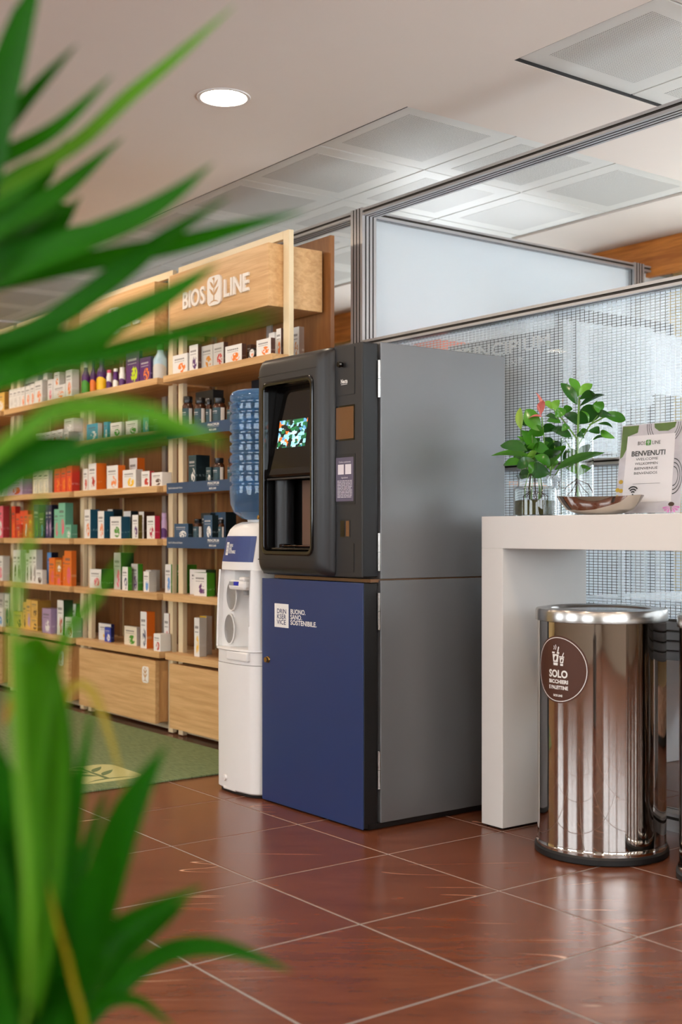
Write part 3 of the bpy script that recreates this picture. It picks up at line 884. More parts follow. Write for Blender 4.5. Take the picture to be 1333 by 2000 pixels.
# ------------------------------------------------------------------ products on the shelves
ITEMS = [
(1,1,'box',-5.310,-5.167,2.953,0.060,1.777,0.093,'w','w','or','white carton with orange flower print'),
(1,1,'box',-5.148,-5.067,2.953,0.020,1.777,0.124,'w','br','pu','narrow white carton with brown side'),
(1,1,'box',-5.068,-4.965,2.973,0.060,1.777,0.111,'lg','lg','am','pale grey carton with amber glass print'),
(1,1,'box',-4.943,-4.851,2.963,0.024,1.777,0.107,'lg','br','rd','grey-white carton with red tea print'),
(1,1,'box',-4.821,-4.679,2.953,0.024,1.777,0.078,'w','br','or','wide white carton with honeycomb print and brown side'),
(1,1,'box',-4.715,-4.681,3.003,0.060,1.777,0.079,'br','br','w','dark brown carton with barcode'),
(1,1,'box',-4.558,-4.444,2.953,0.024,1.777,0.074,'w','br','or','white honeycomb carton with barcode on its brown side'),
(1,1,'box',-4.596,-4.552,3.043,0.060,1.777,0.121,'w','w','lg','plain white carton peeking out behind'),
(1,1,'box',-4.506,-4.469,3.023,0.020,1.777,0.125,'w','br','or','slim white carton with orange figure'),
(1,1,'box',-4.552,-4.488,3.133,0.028,1.777,0.146,'w','gb','am','tall white carton with amber bottle print'),
(1,1,'disc',-4.627,-4.593,2.963,0.034,1.777,0.051,'w','bk','or','round black jar lying on its side'),
(1,2,'jar',-5.254,-5.199,2.963,0.054,1.512,0.155,'te','bk','w','amber pill jar with teal label'),
(1,2,'jar',-5.141,-5.083,2.963,0.057,1.512,0.139,'te','bk','w','wide amber pill jar with teal label'),
(1,2,'jar',-5.020,-4.991,2.963,0.029,1.512,0.121,'te','bk','w','slim amber pill jar with teal label'),
(1,2,'jar',-4.970,-4.908,2.963,0.062,1.512,0.123,'te','bk','w','large amber pill jar with teal label'),
(1,2,'box',-5.296,-5.129,3.073,0.060,1.512,0.187,'bk','bk','bk','black carton standing behind the jars'),
(1,2,'jar',-4.839,-4.792,2.963,0.047,1.512,0.092,'te','bk','w','amber pill jar half hidden by the bottle'),
(1,3,'box',-5.174,-5.102,2.963,0.076,1.240,0.137,'te','tn','w','tall teal carton with dark side'),
(1,3,'box',-5.010,-4.963,2.963,0.060,1.240,0.073,'te','tn','w','small teal carton'),
(1,3,'jar',-4.962,-4.909,2.963,0.054,1.240,0.114,'te','bk','w','amber pill jar with grey cap'),
(1,3,'jar',-4.833,-4.791,2.963,0.041,1.240,0.106,'te','bk','w','amber pill jar behind the blue bottle'),
(1,4,'box',-5.286,-5.151,2.948,0.027,0.976,0.074,'tl','tn','w','low teal carton'),
(1,4,'jar',-5.137,-5.091,2.958,0.046,0.976,0.096,'te','am','w','amber dropper jar with black cap'),
(1,4,'box',-5.015,-4.936,2.953,0.035,0.976,0.112,'tl','tn','w','tall teal carton'),
(1,4,'box',-5.209,-5.120,3.053,0.028,0.976,0.126,'tn','tn','w','dark teal carton at the back'),
(1,4,'box',-5.162,-5.029,3.083,0.060,0.976,0.129,'tl','tn','w','wide teal carton at the back'),
(1,4,'jar',-4.909,-4.880,2.963,0.028,0.976,0.092,'te','am','w','amber jar half behind the cooler'),
(1,5,'box',-5.474,-5.370,3.063,0.060,0.705,0.141,'gr','gr','gr','green carton behind the post'),
(1,5,'box',-5.283,-5.128,3.033,0.057,0.705,0.122,'w','gd','lg','white carton with dark green side'),
(1,5,'box',-5.146,-5.028,2.978,0.045,0.705,0.111,'w','gr','pu','white carton with purple plums and green side'),
(1,6,'box',-5.136,-5.088,2.973,0.041,0.415,0.185,'w','lg','ye','tall white carton with yellow flower top'),
(1,6,'box',-5.221,-5.158,3.053,0.032,0.415,0.186,'ye','lg','gd','tall beige carton with yellow top'),
(2,1,'bottle',-6.384,-6.337,2.963,0.046,1.777,0.191,'pu','w','gr','purple bottle with white cap'),
(2,1,'bottle',-6.335,-6.298,2.993,0.037,1.777,0.196,'pu','pu','or','purple bottle with orange label'),
(2,1,'bottle',-6.197,-6.141,2.963,0.056,1.777,0.191,'pu','pu','ye','purple bottle with yellow label'),
(2,1,'bottle',-6.068,-6.037,2.963,0.031,1.777,0.107,'w','pk','pu','small bottle with pink cap'),
(2,1,'bottle',-5.990,-5.960,2.963,0.031,1.777,0.106,'pu','w','w','small purple bottle with white cap'),
(2,1,'bottle',-5.920,-5.884,2.963,0.036,1.777,0.105,'w','w','pu','small white bottle'),
(2,1,'box',-5.827,-5.681,2.963,0.020,1.777,0.169,'pu','pd','li','tall purple carton with lime print'),
(2,1,'box',-5.674,-5.557,2.963,0.020,1.777,0.125,'pu','pd','or','purple carton with nut print'),
(2,1,'bottle',-5.556,-5.484,2.963,0.072,1.777,0.189,'cl','gr','lg','large clear bottle with green cap'),
(2,2,'box',-6.299,-6.160,2.963,0.027,1.512,0.094,'sk','lg','w','sky-blue carton with almond print'),
(2,2,'box',-6.088,-6.041,2.963,0.020,1.512,0.093,'sk','sk','w','narrow sky-blue carton'),
(2,2,'box',-6.009,-5.880,2.963,0.020,1.512,0.081,'w','lg','gr','white carton with green leaf'),
(2,2,'box',-5.830,-5.696,2.963,0.020,1.512,0.078,'w','lg','gr','white carton with pale green print'),
(2,2,'box',-5.981,-5.825,3.053,0.060,1.512,0.143,'gp','gp','w','pale green carton at the back'),
(2,2,'box',-5.636,-5.575,2.963,0.028,1.512,0.116,'sk','tn','w','tall teal-sided carton'),
(2,2,'box',-5.618,-5.514,2.993,0.045,1.512,0.092,'tn','gd','tl','dark green carton'),
(2,3,'box',-6.324,-6.269,2.953,0.060,1.240,0.121,'w','w','rd','slim white carton'),
(2,3,'box',-6.256,-6.160,2.953,0.061,1.240,0.147,'w','og','rd','tall white carton with broad orange side'),
(2,3,'box',-6.031,-5.900,2.953,0.043,1.240,0.124,'w','og','or','white carton with peach print and orange side'),
(2,3,'box',-5.835,-5.688,2.948,0.041,1.240,0.093,'w','lg','ye','white carton with yellow fruit'),
(2,3,'box',-5.927,-5.838,3.033,0.046,1.240,0.162,'w','og','rd','tall white carton with orange side at the back'),
(2,3,'box',-5.637,-5.549,2.953,0.026,1.240,0.079,'w','rm','rd','white carton with red pomegranate'),
(2,3,'box',-5.547,-5.436,2.963,0.054,1.240,0.069,'w','w','br','low white carton beside the post'),
(2,4,'box',-6.299,-6.224,2.948,0.057,0.976,0.159,'w','tb','or','tall white carton with broad teal side'),
(2,4,'box',-6.129,-6.054,2.948,0.057,0.976,0.148,'w','tb','or','white carton with teal side'),
(2,4,'box',-5.981,-5.853,2.948,0.054,0.976,0.116,'w','tb','gr','wide white carton with cannabis leaf print'),
(2,4,'box',-6.205,-6.143,3.043,0.061,0.976,0.160,'w','tn','lg','white carton with dark teal side at the back'),
(2,4,'box',-5.993,-5.910,3.033,0.044,0.976,0.146,'w','tn','lg','white carton with blackish side at the back'),
(2,4,'box',-5.728,-5.662,2.948,0.024,0.976,0.122,'w','ol','pu','white carton with lilac sprig and olive side'),
(2,4,'box',-5.799,-5.742,3.023,0.063,0.976,0.141,'w','br','lg','white carton with dark brown side'),
(2,4,'box',-5.569,-5.485,2.948,0.030,0.976,0.115,'w','cr','cr','white carton with crimson side'),
(2,4,'bottle',-5.499,-5.469,2.986,0.030,0.976,0.131,'lv','lv','pu','lavender bottle'),
(2,5,'box',-6.240,-6.097,2.953,0.073,0.705,0.104,'w','gd','pk','white carton with cactus print and dark green side'),
(2,5,'box',-6.006,-5.928,2.983,0.078,0.705,0.195,'lg','gd','pk','tall white carton with dark green side'),
(2,5,'box',-5.872,-5.806,2.963,0.024,0.705,0.123,'w','gr','nv','white carton with dark fig and green side'),
(2,5,'box',-5.845,-5.772,3.003,0.030,0.705,0.139,'lg','gr','pu','pale carton with lavender sprig'),
(2,5,'box',-5.661,-5.602,2.978,0.044,0.705,0.103,'w','lg','sb','white carton with blue patch'),
(2,5,'box',-5.742,-5.685,3.033,0.053,0.705,0.108,'w','lg','lg','pale grey carton at the back'),
(2,5,'box',-5.497,-5.436,3.013,0.020,0.705,0.143,'w','gr','sb','white carton with light blue print by the post'),
(2,6,'box',-6.275,-6.122,3.023,0.020,0.415,0.092,'w','nv','ye','white carton with navy side'),
(2,6,'box',-6.140,-6.065,2.993,0.020,0.415,0.079,'bu','nv','w','bright blue small carton'),
(2,6,'box',-5.925,-5.785,3.003,0.020,0.415,0.098,'cm','lg','gr','cream carton with green leaf'),
(2,6,'box',-5.685,-5.618,2.973,0.048,0.415,0.187,'w','og','nv','tall white carton with orange side'),
(2,6,'box',-5.512,-5.460,3.015,0.044,0.415,0.186,'w','dr','rd','tall white carton with dark red side'),
(2,6,'box',-5.506,-5.436,2.953,0.060,0.415,0.086,'w','w','rd','low white carton with red print'),
(3,1,'box',-7.394,-7.335,2.953,0.060,1.777,0.124,'w','w','lg','first of three slim white cartons'),
(3,1,'box',-7.331,-7.273,2.953,0.060,1.777,0.123,'w','w','lg','second of three slim white cartons'),
(3,1,'box',-7.268,-7.207,2.953,0.060,1.777,0.124,'w','w','lg','third of three slim white cartons'),
(3,1,'box',-7.203,-7.146,2.953,0.060,1.777,0.121,'w','lg','or','first white carton of the orange-flame row'),
(3,1,'box',-7.136,-7.066,2.953,0.060,1.777,0.122,'w','lg','or','second white carton of the orange-flame row'),
(3,1,'box',-7.062,-7.003,2.953,0.060,1.777,0.127,'w','lg','or','third white carton of the orange-flame row'),
(3,1,'box',-6.999,-6.887,2.953,0.038,1.777,0.137,'w','lg','or','widest white carton of the orange-flame row'),
(3,1,'box',-7.430,-7.208,3.063,0.060,1.777,0.216,'lg','lg','w','pale carton behind the orange-flame row'),
(3,1,'box',-6.965,-6.904,2.993,0.033,1.777,0.187,'w','lg','or','tall white carton with orange flame'),
(3,1,'box',-6.806,-6.741,2.953,0.060,1.777,0.127,'w','w','pk','small white carton with pink print'),
(3,1,'box',-6.726,-6.560,2.953,0.060,1.777,0.082,'w','lg','or','lower white carton of a stacked pair with orange print'),
(3,1,'box',-6.740,-6.669,2.963,0.039,1.859,0.082,'w','lg','or','upper white carton of a stacked pair with orange print'),
(3,1,'box',-6.555,-6.473,2.953,0.046,1.777,0.157,'w','lg','or','tall white carton with orange flame and grey side'),
(3,2,'bottle',-7.426,-7.385,2.976,0.040,1.512,0.085,'dr','dr','rd','first dark red bottle'),
(3,2,'bottle',-7.309,-7.272,2.993,0.037,1.512,0.077,'dr','dr','rd','second dark red bottle'),
(3,2,'bottle',-7.201,-7.169,2.993,0.032,1.512,0.071,'dr','dr','rd','third dark red bottle'),
(3,2,'box',-6.991,-6.914,2.953,0.060,1.512,0.087,'w','lg','ye','first small white carton of the dotted row'),
(3,2,'box',-6.908,-6.834,2.953,0.060,1.512,0.085,'w','lg','ye','second small white carton of the dotted row'),
(3,2,'box',-6.829,-6.760,2.953,0.060,1.512,0.085,'w','lg','ye','third small white carton of the dotted row'),
(3,2,'box',-6.752,-6.672,2.953,0.060,1.512,0.087,'w','lg','pk','fourth small white carton of the dotted row'),
(3,2,'box',-6.666,-6.596,2.953,0.060,1.512,0.089,'w','lg','pk','fifth small white carton of the dotted row'),
(3,2,'box',-6.582,-6.518,2.953,0.060,1.512,0.067,'w','lg','ye','sixth small white carton of the dotted row'),
(3,2,'box',-6.595,-6.466,3.015,0.060,1.512,0.067,'lg','lg','w','lower grey-white carton of a stacked pair'),
(3,2,'box',-6.587,-6.466,2.958,0.059,1.579,0.080,'lg','lg','w','upper grey-white carton of a stacked pair'),
(4,3,'box',-7.572,-7.496,2.953,0.060,1.240,0.102,'w','w','gp','plain white carton'),
(3,3,'box',-7.430,-7.186,2.953,0.064,1.240,0.102,'lv','pl','rd','lilac carton with red blossom print'),
(3,3,'box',-7.023,-6.955,2.953,0.060,1.240,0.145,'cm','lg','lg','first tall cream carton'),
(3,3,'box',-6.949,-6.878,2.953,0.060,1.240,0.142,'cm','lg','lg','second tall cream carton'),
(3,3,'box',-6.872,-6.797,2.953,0.026,1.240,0.139,'cm','lg','lg','third tall cream carton'),
(3,3,'box',-6.714,-6.626,2.953,0.060,1.240,0.140,'ro','rd','or','first tall red carton with orange pattern'),
(3,3,'box',-6.619,-6.552,2.953,0.060,1.240,0.141,'ro','rd','or','second tall red carton with orange pattern'),
(3,3,'box',-6.546,-6.473,2.953,0.049,1.240,0.149,'ro','rd','or','third tall red carton with orange pattern'),
(4,4,'box',-7.623,-7.496,2.953,0.044,0.976,0.202,'pk','rm','w','pink carton with flower print'),
(3,4,'box',-7.430,-7.372,2.983,0.034,0.976,0.198,'ro','rd','or','tall orange-red carton'),
(3,4,'box',-7.313,-7.249,2.963,0.060,0.976,0.151,'ro','ro','or','orange-red carton with white pattern'),
(3,4,'box',-7.249,-7.190,2.941,0.020,0.976,0.084,'rd','rd','or','small red carton in front'),
(3,4,'box',-7.247,-7.188,2.963,0.060,0.976,0.167,'ro','ro','w','second orange-red carton with white pattern'),
(3,4,'box',-7.186,-7.122,2.963,0.060,0.976,0.168,'ro','rd','w','third orange-red carton with white pattern'),
(3,4,'box',-7.095,-7.036,2.953,0.060,0.976,0.070,'ro','rd','ye','lower orange-red carton of a stacked pair'),
(3,4,'box',-7.098,-7.032,2.953,0.060,1.046,0.072,'ro','rd','ye','upper orange-red carton of a stacked pair'),
(3,4,'box',-7.030,-6.964,2.963,0.060,0.976,0.200,'nv','nv','gr','navy carton with green sprig'),
(3,4,'box',-6.934,-6.864,2.953,0.060,0.976,0.149,'gd','gd','sk','dark green carton with pale dots'),
(3,4,'box',-6.863,-6.821,2.963,0.060,0.976,0.194,'nv','nv','lv','navy carton with lilac print'),
(3,4,'box',-6.819,-6.773,2.963,0.043,0.976,0.195,'nv','nd','lv','navy carton with dark side'),
(3,4,'box',-6.714,-6.653,2.953,0.060,0.976,0.167,'mi','mi','pk','mint carton with pink flowers'),
(3,4,'box',-6.653,-6.563,2.953,0.050,0.976,0.202,'mi','md','pk','tall mint carton with pink flowers'),
(3,4,'box',-6.543,-6.466,2.945,0.040,0.976,0.077,'mi','md','w','low mint carton'),
(4,5,'box',-7.597,-7.500,2.953,0.048,0.705,0.156,'w','lg','pk','wide white carton'),
(3,5,'box',-7.329,-7.265,2.953,0.060,0.705,0.196,'w','w','br','white carton with brown seed print'),
(3,5,'box',-7.262,-7.209,2.953,0.035,0.705,0.196,'w','lg','br','white carton with seed print and grey side'),
(3,5,'box',-7.140,-7.088,2.953,0.060,0.705,0.179,'w','w','br','greenish white carton with seed print'),
(3,5,'box',-7.086,-7.032,2.953,0.060,0.705,0.200,'w','w','br','white carton with two seed prints'),
(3,5,'box',-7.030,-6.975,2.953,0.041,0.705,0.201,'w','lg','br','tall white carton with seed print and grey side'),
(3,5,'box',-6.944,-6.850,2.938,0.028,0.705,0.083,'w','lg','br','low white carton with one seed print'),
(3,5,'box',-6.951,-6.892,3.013,0.045,0.705,0.185,'sb','nd','w','light blue carton'),
(3,5,'box',-6.788,-6.707,2.953,0.060,0.705,0.156,'og','og','pk','orange carton with pink flowers'),
(3,5,'box',-6.696,-6.621,2.953,0.060,0.705,0.075,'og','od','pk','lower orange carton of a stacked pair'),
(3,5,'box',-6.706,-6.624,2.958,0.060,0.780,0.071,'am','od','w','upper orange carton of a stacked pair'),
(3,5,'box',-6.619,-6.562,2.963,0.060,0.705,0.170,'og','od','w','slim orange carton'),
(3,5,'box',-6.562,-6.466,2.948,0.030,0.705,0.200,'og','od','pk','tall orange carton with pale flowers'),
(4,6,'box',-7.789,-7.687,3.033,0.060,0.415,0.201,'lg','lg','w','grey-white carton at the back'),
(4,6,'box',-7.620,-7.541,3.013,0.060,0.415,0.202,'w','lg','sk','slim white carton with blue print'),
(4,6,'box',-7.610,-7.496,2.953,0.020,0.415,0.117,'w','lg','sb','low white carton with pale blue print'),
(3,6,'box',-7.420,-7.283,2.993,0.024,0.415,0.101,'yc','yc','br','low yellow carton with bee print'),
(3,6,'box',-7.278,-7.226,2.993,0.060,0.415,0.164,'yc','yc','br','narrow yellow carton with dots'),
(3,6,'box',-7.224,-7.151,2.993,0.060,0.415,0.183,'yc','yc','lv','tall yellow carton with dots'),
(3,6,'box',-7.125,-7.026,2.983,0.028,0.415,0.082,'yc','yd','br','lower yellow carton of a stacked pair'),
(3,6,'box',-7.133,-7.035,2.988,0.086,0.497,0.100,'yc','yd','br','upper yellow carton of a stacked pair'),
(3,6,'box',-6.910,-6.786,2.963,0.060,0.415,0.146,'pl','pl','w','lilac carton with white bow print'),
(3,6,'box',-6.824,-6.744,3.025,0.060,0.415,0.193,'pl','pl','gp','tall lilac carton'),
(3,6,'box',-6.716,-6.631,2.973,0.060,0.415,0.202,'w','gd','rd','tall white carton with tulip print'),
(3,6,'box',-6.674,-6.597,3.035,0.033,0.415,0.180,'w','gd','lv','white carton with small flower print'),
(3,6,'box',-6.560,-6.466,2.953,0.060,0.415,0.112,'w','gp','rd','low white carton with tulip print'),
(4,1,'box',-7.659,-7.496,2.963,0.054,1.777,0.123,'yc','yd','w','yellow carton'),
]
def bottle_profile(r, h, neck=.36, cap=.16, sh=.68):
    return [(r*.94, 0), (r, .004), (r, h*sh*.8), (r*.97, h*sh*.9), (r*.8, h*sh), (r*neck*1.15, h*(sh+.1)), (r*neck, h*(1-cap))]
for unit, sh, kind, x0, x1, Y, dp, zb, hh, c1, c2, c3, desc in ITEMS:
    lab = '%s, %s shelf of %s unit' % (desc, SHELF[sh], UNIT[unit])
    grp = 'products on the %s shelf of the %s unit' % (SHELF[sh], UNIT[unit])
    xc, r = (x0+x1)/2, (x1-x0)/2
    if kind == 'box':
        q = MB(); q.box(x0, x1, Y, Y+dp, zb, zb+hh, bev=.0008)
        obj('carton', q, print_mat(c1, c2, c3), None, base=(xc, Y+dp/2, zb), label=lab, cat='box', group=grp)
        continue
    if kind == 'disc':
        t = thing('lying_jar', lab, 'jar', (xc, Y+.02, zb), grp)
        q = MB(); rr = hh/2
        def ring(y, s): return [(xc+rr*s*math.cos(2*math.pi*i/24), y, zb+rr+rr*s*math.sin(2*math.pi*i/24)) for i in range(24)]
        q.loft([ring(Y, .92), ring(Y+.003, 1), ring(Y+.04, 1)]); obj('body', q, colmat('bk'), t)
        q = MB(); q.loft([ring(Y-.0012, .72), ring(Y, .72)]); obj('round_label', q, print_mat('w', 'w', 'or'), t)
        continue
    yc = Y + r
    name = 'pill_jar' if kind == 'jar' else 'bottle'
    t = thing(name, lab, 'jar' if kind == 'jar' else 'bottle', (xc, yc, zb), grp)
    if kind == 'jar':
        q = MB(); q.lathe(xc, yc, [(r*.93, zb), (r, zb+.005), (r, zb+hh*.68), (r*.86, zb+hh*.76), (r*.66, zb+hh*.79), (r*.66, zb+hh*.82)], 24)
        obj('body', q, colmat('br', .15), t)
        q = MB(); q.lathe(xc, yc, [(r*.80, zb+hh*.80), (r*.82, zb+hh*.815), (r*.82, zb+hh*.98), (r*.76, zb+hh)], 24)
        obj('cap', q, colmat('bk', .25), t)
        q = MB()
        a0, a1, am = math.radians(212), math.radians(376), math.radians(340)
        for s0, s1, mi_ in ((a0, am, 0), (am, a1, 1)):
            nn = 8
            lo = [(xc+(r+.0006)*math.cos(s0+(s1-s0)*i/nn), yc+(r+.0006)*math.sin(s0+(s1-s0)*i/nn), zb+hh*.06) for i in range(nn+1)]
            hi = [(p[0], p[1], zb+hh*.62) for p in lo]
            q.loft([lo, hi], False, False, mi_, True, close=False)
        obj('label', q, [print_mat(c1, c1, c1), print_mat('w', 'w', 'lg')], t)
    else:
        big = hh > .15
        q = MB(); prof = bottle_profile(r, hh, .42 if big else .7, .17 if big else .2, .62 if big else .74)
        q.lathe(xc, yc, [(a, zb+b) for a, b in prof], 24)
        obj('body', q, colmat(c1, .25), t)
        q = MB(); rn = r*(.5 if big else .78); zc0 = zb+hh*(1-(.19 if big else .22))
        q.lathe(xc, yc, [(rn, zc0), (rn, zb+hh*.985), (rn*.9, zb+hh)], 20); obj('cap', q, colmat(c2, .35), t)
        q = MB(); nn = 10; s0, s1 = math.radians(225), math.radians(400)
        lo = [(xc+(r+.0006)*math.cos(s0+(s1-s0)*i/nn), yc+(r+.0006)*math.sin(s0+(s1-s0)*i/nn), zb+hh*.05) for i in range(nn+1)]
        hi = [(p[0], p[1], zb+hh*(.30+.12*math.sin(math.pi*i/nn))) for i, p in enumerate(lo)]
        q.loft([lo, hi], False, False, 0, True, close=False); obj('label', q, colmat(c3, .4), t)

# ================================================================== COFFEE MACHINE ON ITS CABINET
mc = thing('coffee_machine', 'anthracite coffee vending machine on a blue-doored cabinet beside the water cooler', 'coffee machine', (-3.56, 2.87, 0))
X0, X1 = -3.873, -3.250
q = MB(); q.box(X0, X1, 2.606, 3.190, .022, .8425, bev=.002); obj('cabinet_body', q, M['grey_panel'], mc)
q = MB(); q.box(X0+.02, X1-.006, 2.56, 3.17, .004, .0215); obj('plinth', q, M['satin_black'], mc)
q = MB(); q.box(X0, X1, 2.606, 3.190, .8475, 1.650, bev=.002); obj('upper_body', q, M['grey_panel'], mc)
q = MB(); q.box(X0+.03, X1-.012, 2.57, 3.17, .836, .847); obj('gap_strip', q, M['bronze_pane'], mc)
# cabinet door: black core with a blue skin
q = MB(); q.box(-3.875, -3.259, 2.5412, 2.598, .008, .8335, bev=.002); cd = obj('cabinet_door', q, M['satin_black'], mc)
q = MB(); q.box(-3.877, -3.260, 2.537, 2.541, .006, .835, bev=.0015); skin = obj('door_skin', q, M['blue_door'], cd)
q = MB(); q.box(-3.792, -3.701, 2.5364, 2.537, .657, .744); st = obj('logo_plate', q, M['sticker_white'], cd)
pr = MB()
for k, s in enumerate(('DRIN', 'KSER', 'VICE')):
    put_text(pr, s, .0240, on_front(-3.776, 2.5360, .7085-.0200*k), bold=.0003, width=.059)
tag(obj('logo_lettering', pr, M['ink_navy'], cd), kind='stuff')
pr = MB()
for k, (s, w) in enumerate((('BUONO.', .094), ('SANO.', .073), ('SOSTENIBILE.', .163))):
    put_text(pr, s, .0240, on_front(-3.689, 2.5363, .7105-.0198*k), bold=.0006, width=w)
tag(obj('slogan_lettering', pr, M['sticker_white'], cd), kind='stuff')
def ydisc(mb, x, z, r, y0, y1, n=20, r1=None):
    r1 = r if r1 is None else r1
    a = [(x+r1*math.cos(2*math.pi*i/n), y0, z+r1*math.sin(2*math.pi*i/n)) for i in range(n)]
    b = [(x+r*math.cos(2*math.pi*i/n), y1, z+r*math.sin(2*math.pi*i/n)) for i in range(n)]
    return mb.loft([a, b])
q = MB(); ydisc(q, -3.836, .532, .010, 2.524, 2.537); ydisc(q, -3.836, .532, .013, 2.533, 2.537, r1=.012); obj('door_lock', q, M['brass'], cd)
# upper door: flat column right, bulging dispenser front left
q = MB()
q.loft([[(x, y, z) for x, z in rrect(-3.806, -3.493, .928, 1.552, .028, 6)] for y in (2.598, 2.5375)] + [[(x, y, z) for x, z in rrect(-3.870, -3.2585, .853, 1.646, .006, 6)] for y in (2.5375, 2.598)] + [[(x, 2.598, z) for x, z in rrect(-3.806, -3.493, .928, 1.552, .028, 6)]], False, False, 0, False)
ud = obj('machine_door', q, M['anthracite_d'], mc)
q = MB(); q.box(-3.418, -3.2625, 2.5362, 2.540, .854, 1.645, bev=.002); colm = obj('control_column', q, M['anthracite'], mc)
YB = 2.495
def bl(iL, iR, iT, iB, y, r):
    return [(x, y, z) for x, z in rrect(-3.846+iL, -3.412-iR, .851+iB, 1.646-iT, r, 6)]
wx0, wx1, wz0, wz1 = -3.810, -3.489, .924, 1.556
def wl(i, y, r=.028): return [(x, y, z) for x, z in rrect(wx0+i, wx1-i, wz0+i, wz1-i, r-i*.5, 6)]
q = MB()
q.loft([wl(0, YB+.004), wl(0, YB), bl(.012, .055, .035, .030, YB, .030), bl(.008, .040, .022, .020, YB+.003, .030), bl(.004, .022, .010, .010, YB+.010, .028),
        bl(.001, .008, .003, .003, YB+.022, .024), bl(0, .001, 0, 0, YB+.036, .02), bl(0, 0, 0, 0, YB+.043, .02)], False, False)
front = obj('dispenser_front', q, M['anthracite'], mc)
for zz in (1.579, .905):
    q = MB(); q.box(-3.840, -3.470, YB-.0010, YB+.002, zz, zz+.0030); obj('seam', q, M['satin_black'], front)
# gloss frame and recess
q = MB()
q.loft([wl(-.001, YB-.001, .029), wl(-.001, YB-.003, .029), wl(.006, YB-.005, .029), wl(.014, YB-.003, .029), wl(.016, YB+.015, .029)], False, False)
obj('window_frame', q, M['gloss_black'], front)
q = MB(); q.loft([wl(.0155, YB+.014, .029), wl(.0155, YB+.105, .029)], False, True); obj('recess_lining', q, M['satin_black'], front)
# tilted display glass
dx0, dx1 = wx0+.018, wx1-.017
zt, zb_ = 1.540, 1.208
def tilt(z): return YB + .052 - .044*(zt-z)/(zt-zb_)
q = MB()
prof = [(tilt(zt), zt), (tilt(zb_+.03), zb_+.03), (tilt(zb_)-.001, zb_+.008), (tilt(zb_)+.006, zb_-.004), (tilt(zb_)+.03, zb_-.006), (tilt(zt)+.03, zt)]
q.loft([[(dx0, y, z) for y, z in prof], [(dx1, y, z) for y, z in prof]], smooth=False); dg = obj('display_glass', q, M['gloss_black'], mc)
q = MB(); q.box(dx0, dx1, YB+.006, YB+.012, zb_-.012, zb_-.004, bev=.003); obj('lip', q, M['anthracite'], dg)
sx0, sx1, sz0, sz1 = at_y(543, 845, 2.52).x, at_y(597.5, 845, 2.52).x, 1.313, 1.414
sc_ = MB(); sc_.add([(sx0, tilt(sz0)-.0008, sz0), (sx1, tilt(sz0)-.0008, sz0), (sx1, tilt(sz1)-.0008, sz1), (sx0, tilt(sz1)-.0008, sz1),
                     (sx0, tilt(sz0)-.0002, sz0), (sx1, tilt(sz0)-.0002, sz0), (sx1, tilt(sz1)-.0002, sz1), (sx0, tilt(sz1)-.0002, sz1)],
                    [(0,1,2,3), (7,6,5,4), (0,4,5,1), (1,5,6,2), (2,6,7,3), (3,7,4,0)])
obj('display_picture', sc_, M['screen'], dg)
# cup bay: back plate, side cylinder, drip tray
q = MB(); q.box(wx0+.13, wx1-.017, YB+.088, YB+.094, .958, 1.195); obj('bay_plate', q, M['brown_tray'], mc)
q = MB(); q.lathe(wx0+.055, YB+.062, [(.036, .95), (.036, 1.20)], 24); obj('bay_column', q, M['anthracite_d'], mc)
q = MB(); q.box(wx0+.018, wx1-.018, YB+.012, YB+.085, .941, .951, bev=.004); tr = obj('drip_tray', q, M['gloss_black'], mc)
tb = MB()
pp = [(x, y, .958) for x, y in rrect(wx0+.09, wx1-.03, YB+.018, YB+.08, .028, 5)]
tb.tube(pp+[pp[0]], .0016, 6, caps=False); obj('tray_wire', tb, M['chrome'], tr)
q = MB(); q.lathe(wx0+.08, YB+.045, [(.02, .951), (.022, .962), (.016, .964), (.015, .953)], 20); obj('tray_ring', q, M['gloss_black'], tr)
q = MB(); ydisc(q, -3.838, 1.062, .008, YB-.001, YB+.012); ydisc(q, -3.838, 1.062, .0045, YB-.003, YB); obj('lock', q, M['brass'], front)
# control column fittings
def plate(x0, x1, z0, z1, th, mat, name, par=colm, r=.003, y=2.5362):
    m_ = MB(); m_.loft([[(x, y, z) for x, z in rrect(x0, x1, z0, z1, r, 3)], [(x, y-th, z) for x, z in rrect(x0, x1, z0, z1, r, 3)]], smooth=False)
    return obj(name, m_, mat, par)
plate(-3.417, -3.302, 1.474, 1.636, .0008, M['satin_black'], 'panel_gap')
top_p = plate(-3.4155, -3.3035, 1.4755, 1.6345, .0016, M['anthracite'], 'top_panel')
q = MB(); ydisc(q, -3.372, 1.580, .008, 2.522, 2.535); ydisc(q, -3.372, 1.580, .0115, 2.516, 2.523, r1=.009); obj('knob', q, M['gloss_black'], colm)
pr = MB(); put_text(pr, 'Necta', .019, on_front(-3.380, 2.5340, 1.516), bold=.0007, width=.038); pr.box(-3.379, -3.344, 2.5340, 2.5344, 1.511, 1.5125)
tag(obj('maker_lettering', pr, M['sticker_white'], colm), kind='stuff')
plate(-3.412, -3.303, 1.319, 1.440, .001, M['gloss_black'], 'reader_frame')
plate(-3.408, -3.309, 1.325, 1.434, .002, M['bronze_pane'], 'reader_window')
plate(-3.412, -3.301, 1.100, 1.274, .001, M['satin_black'], 'notice_frame')
nt = plate(-3.408, -3.309, 1.112, 1.262, .002, M['label_violet'], 'notice')
for a in (-3.396, -3.3545):
    plate(a, a+.033, 1.204, 1.238, .0004, M['paper'], 'notice_square', nt, .001, 2.5342)
pr = MB(); put_text(pr, 'Codice assistenza', .009, on_front(-3.392, 2.5338, 1.2435), width=.068)
put_text(pr, 'Ingredienti', .009, on_front(-3.377, 2.5338, 1.190), width=.036)
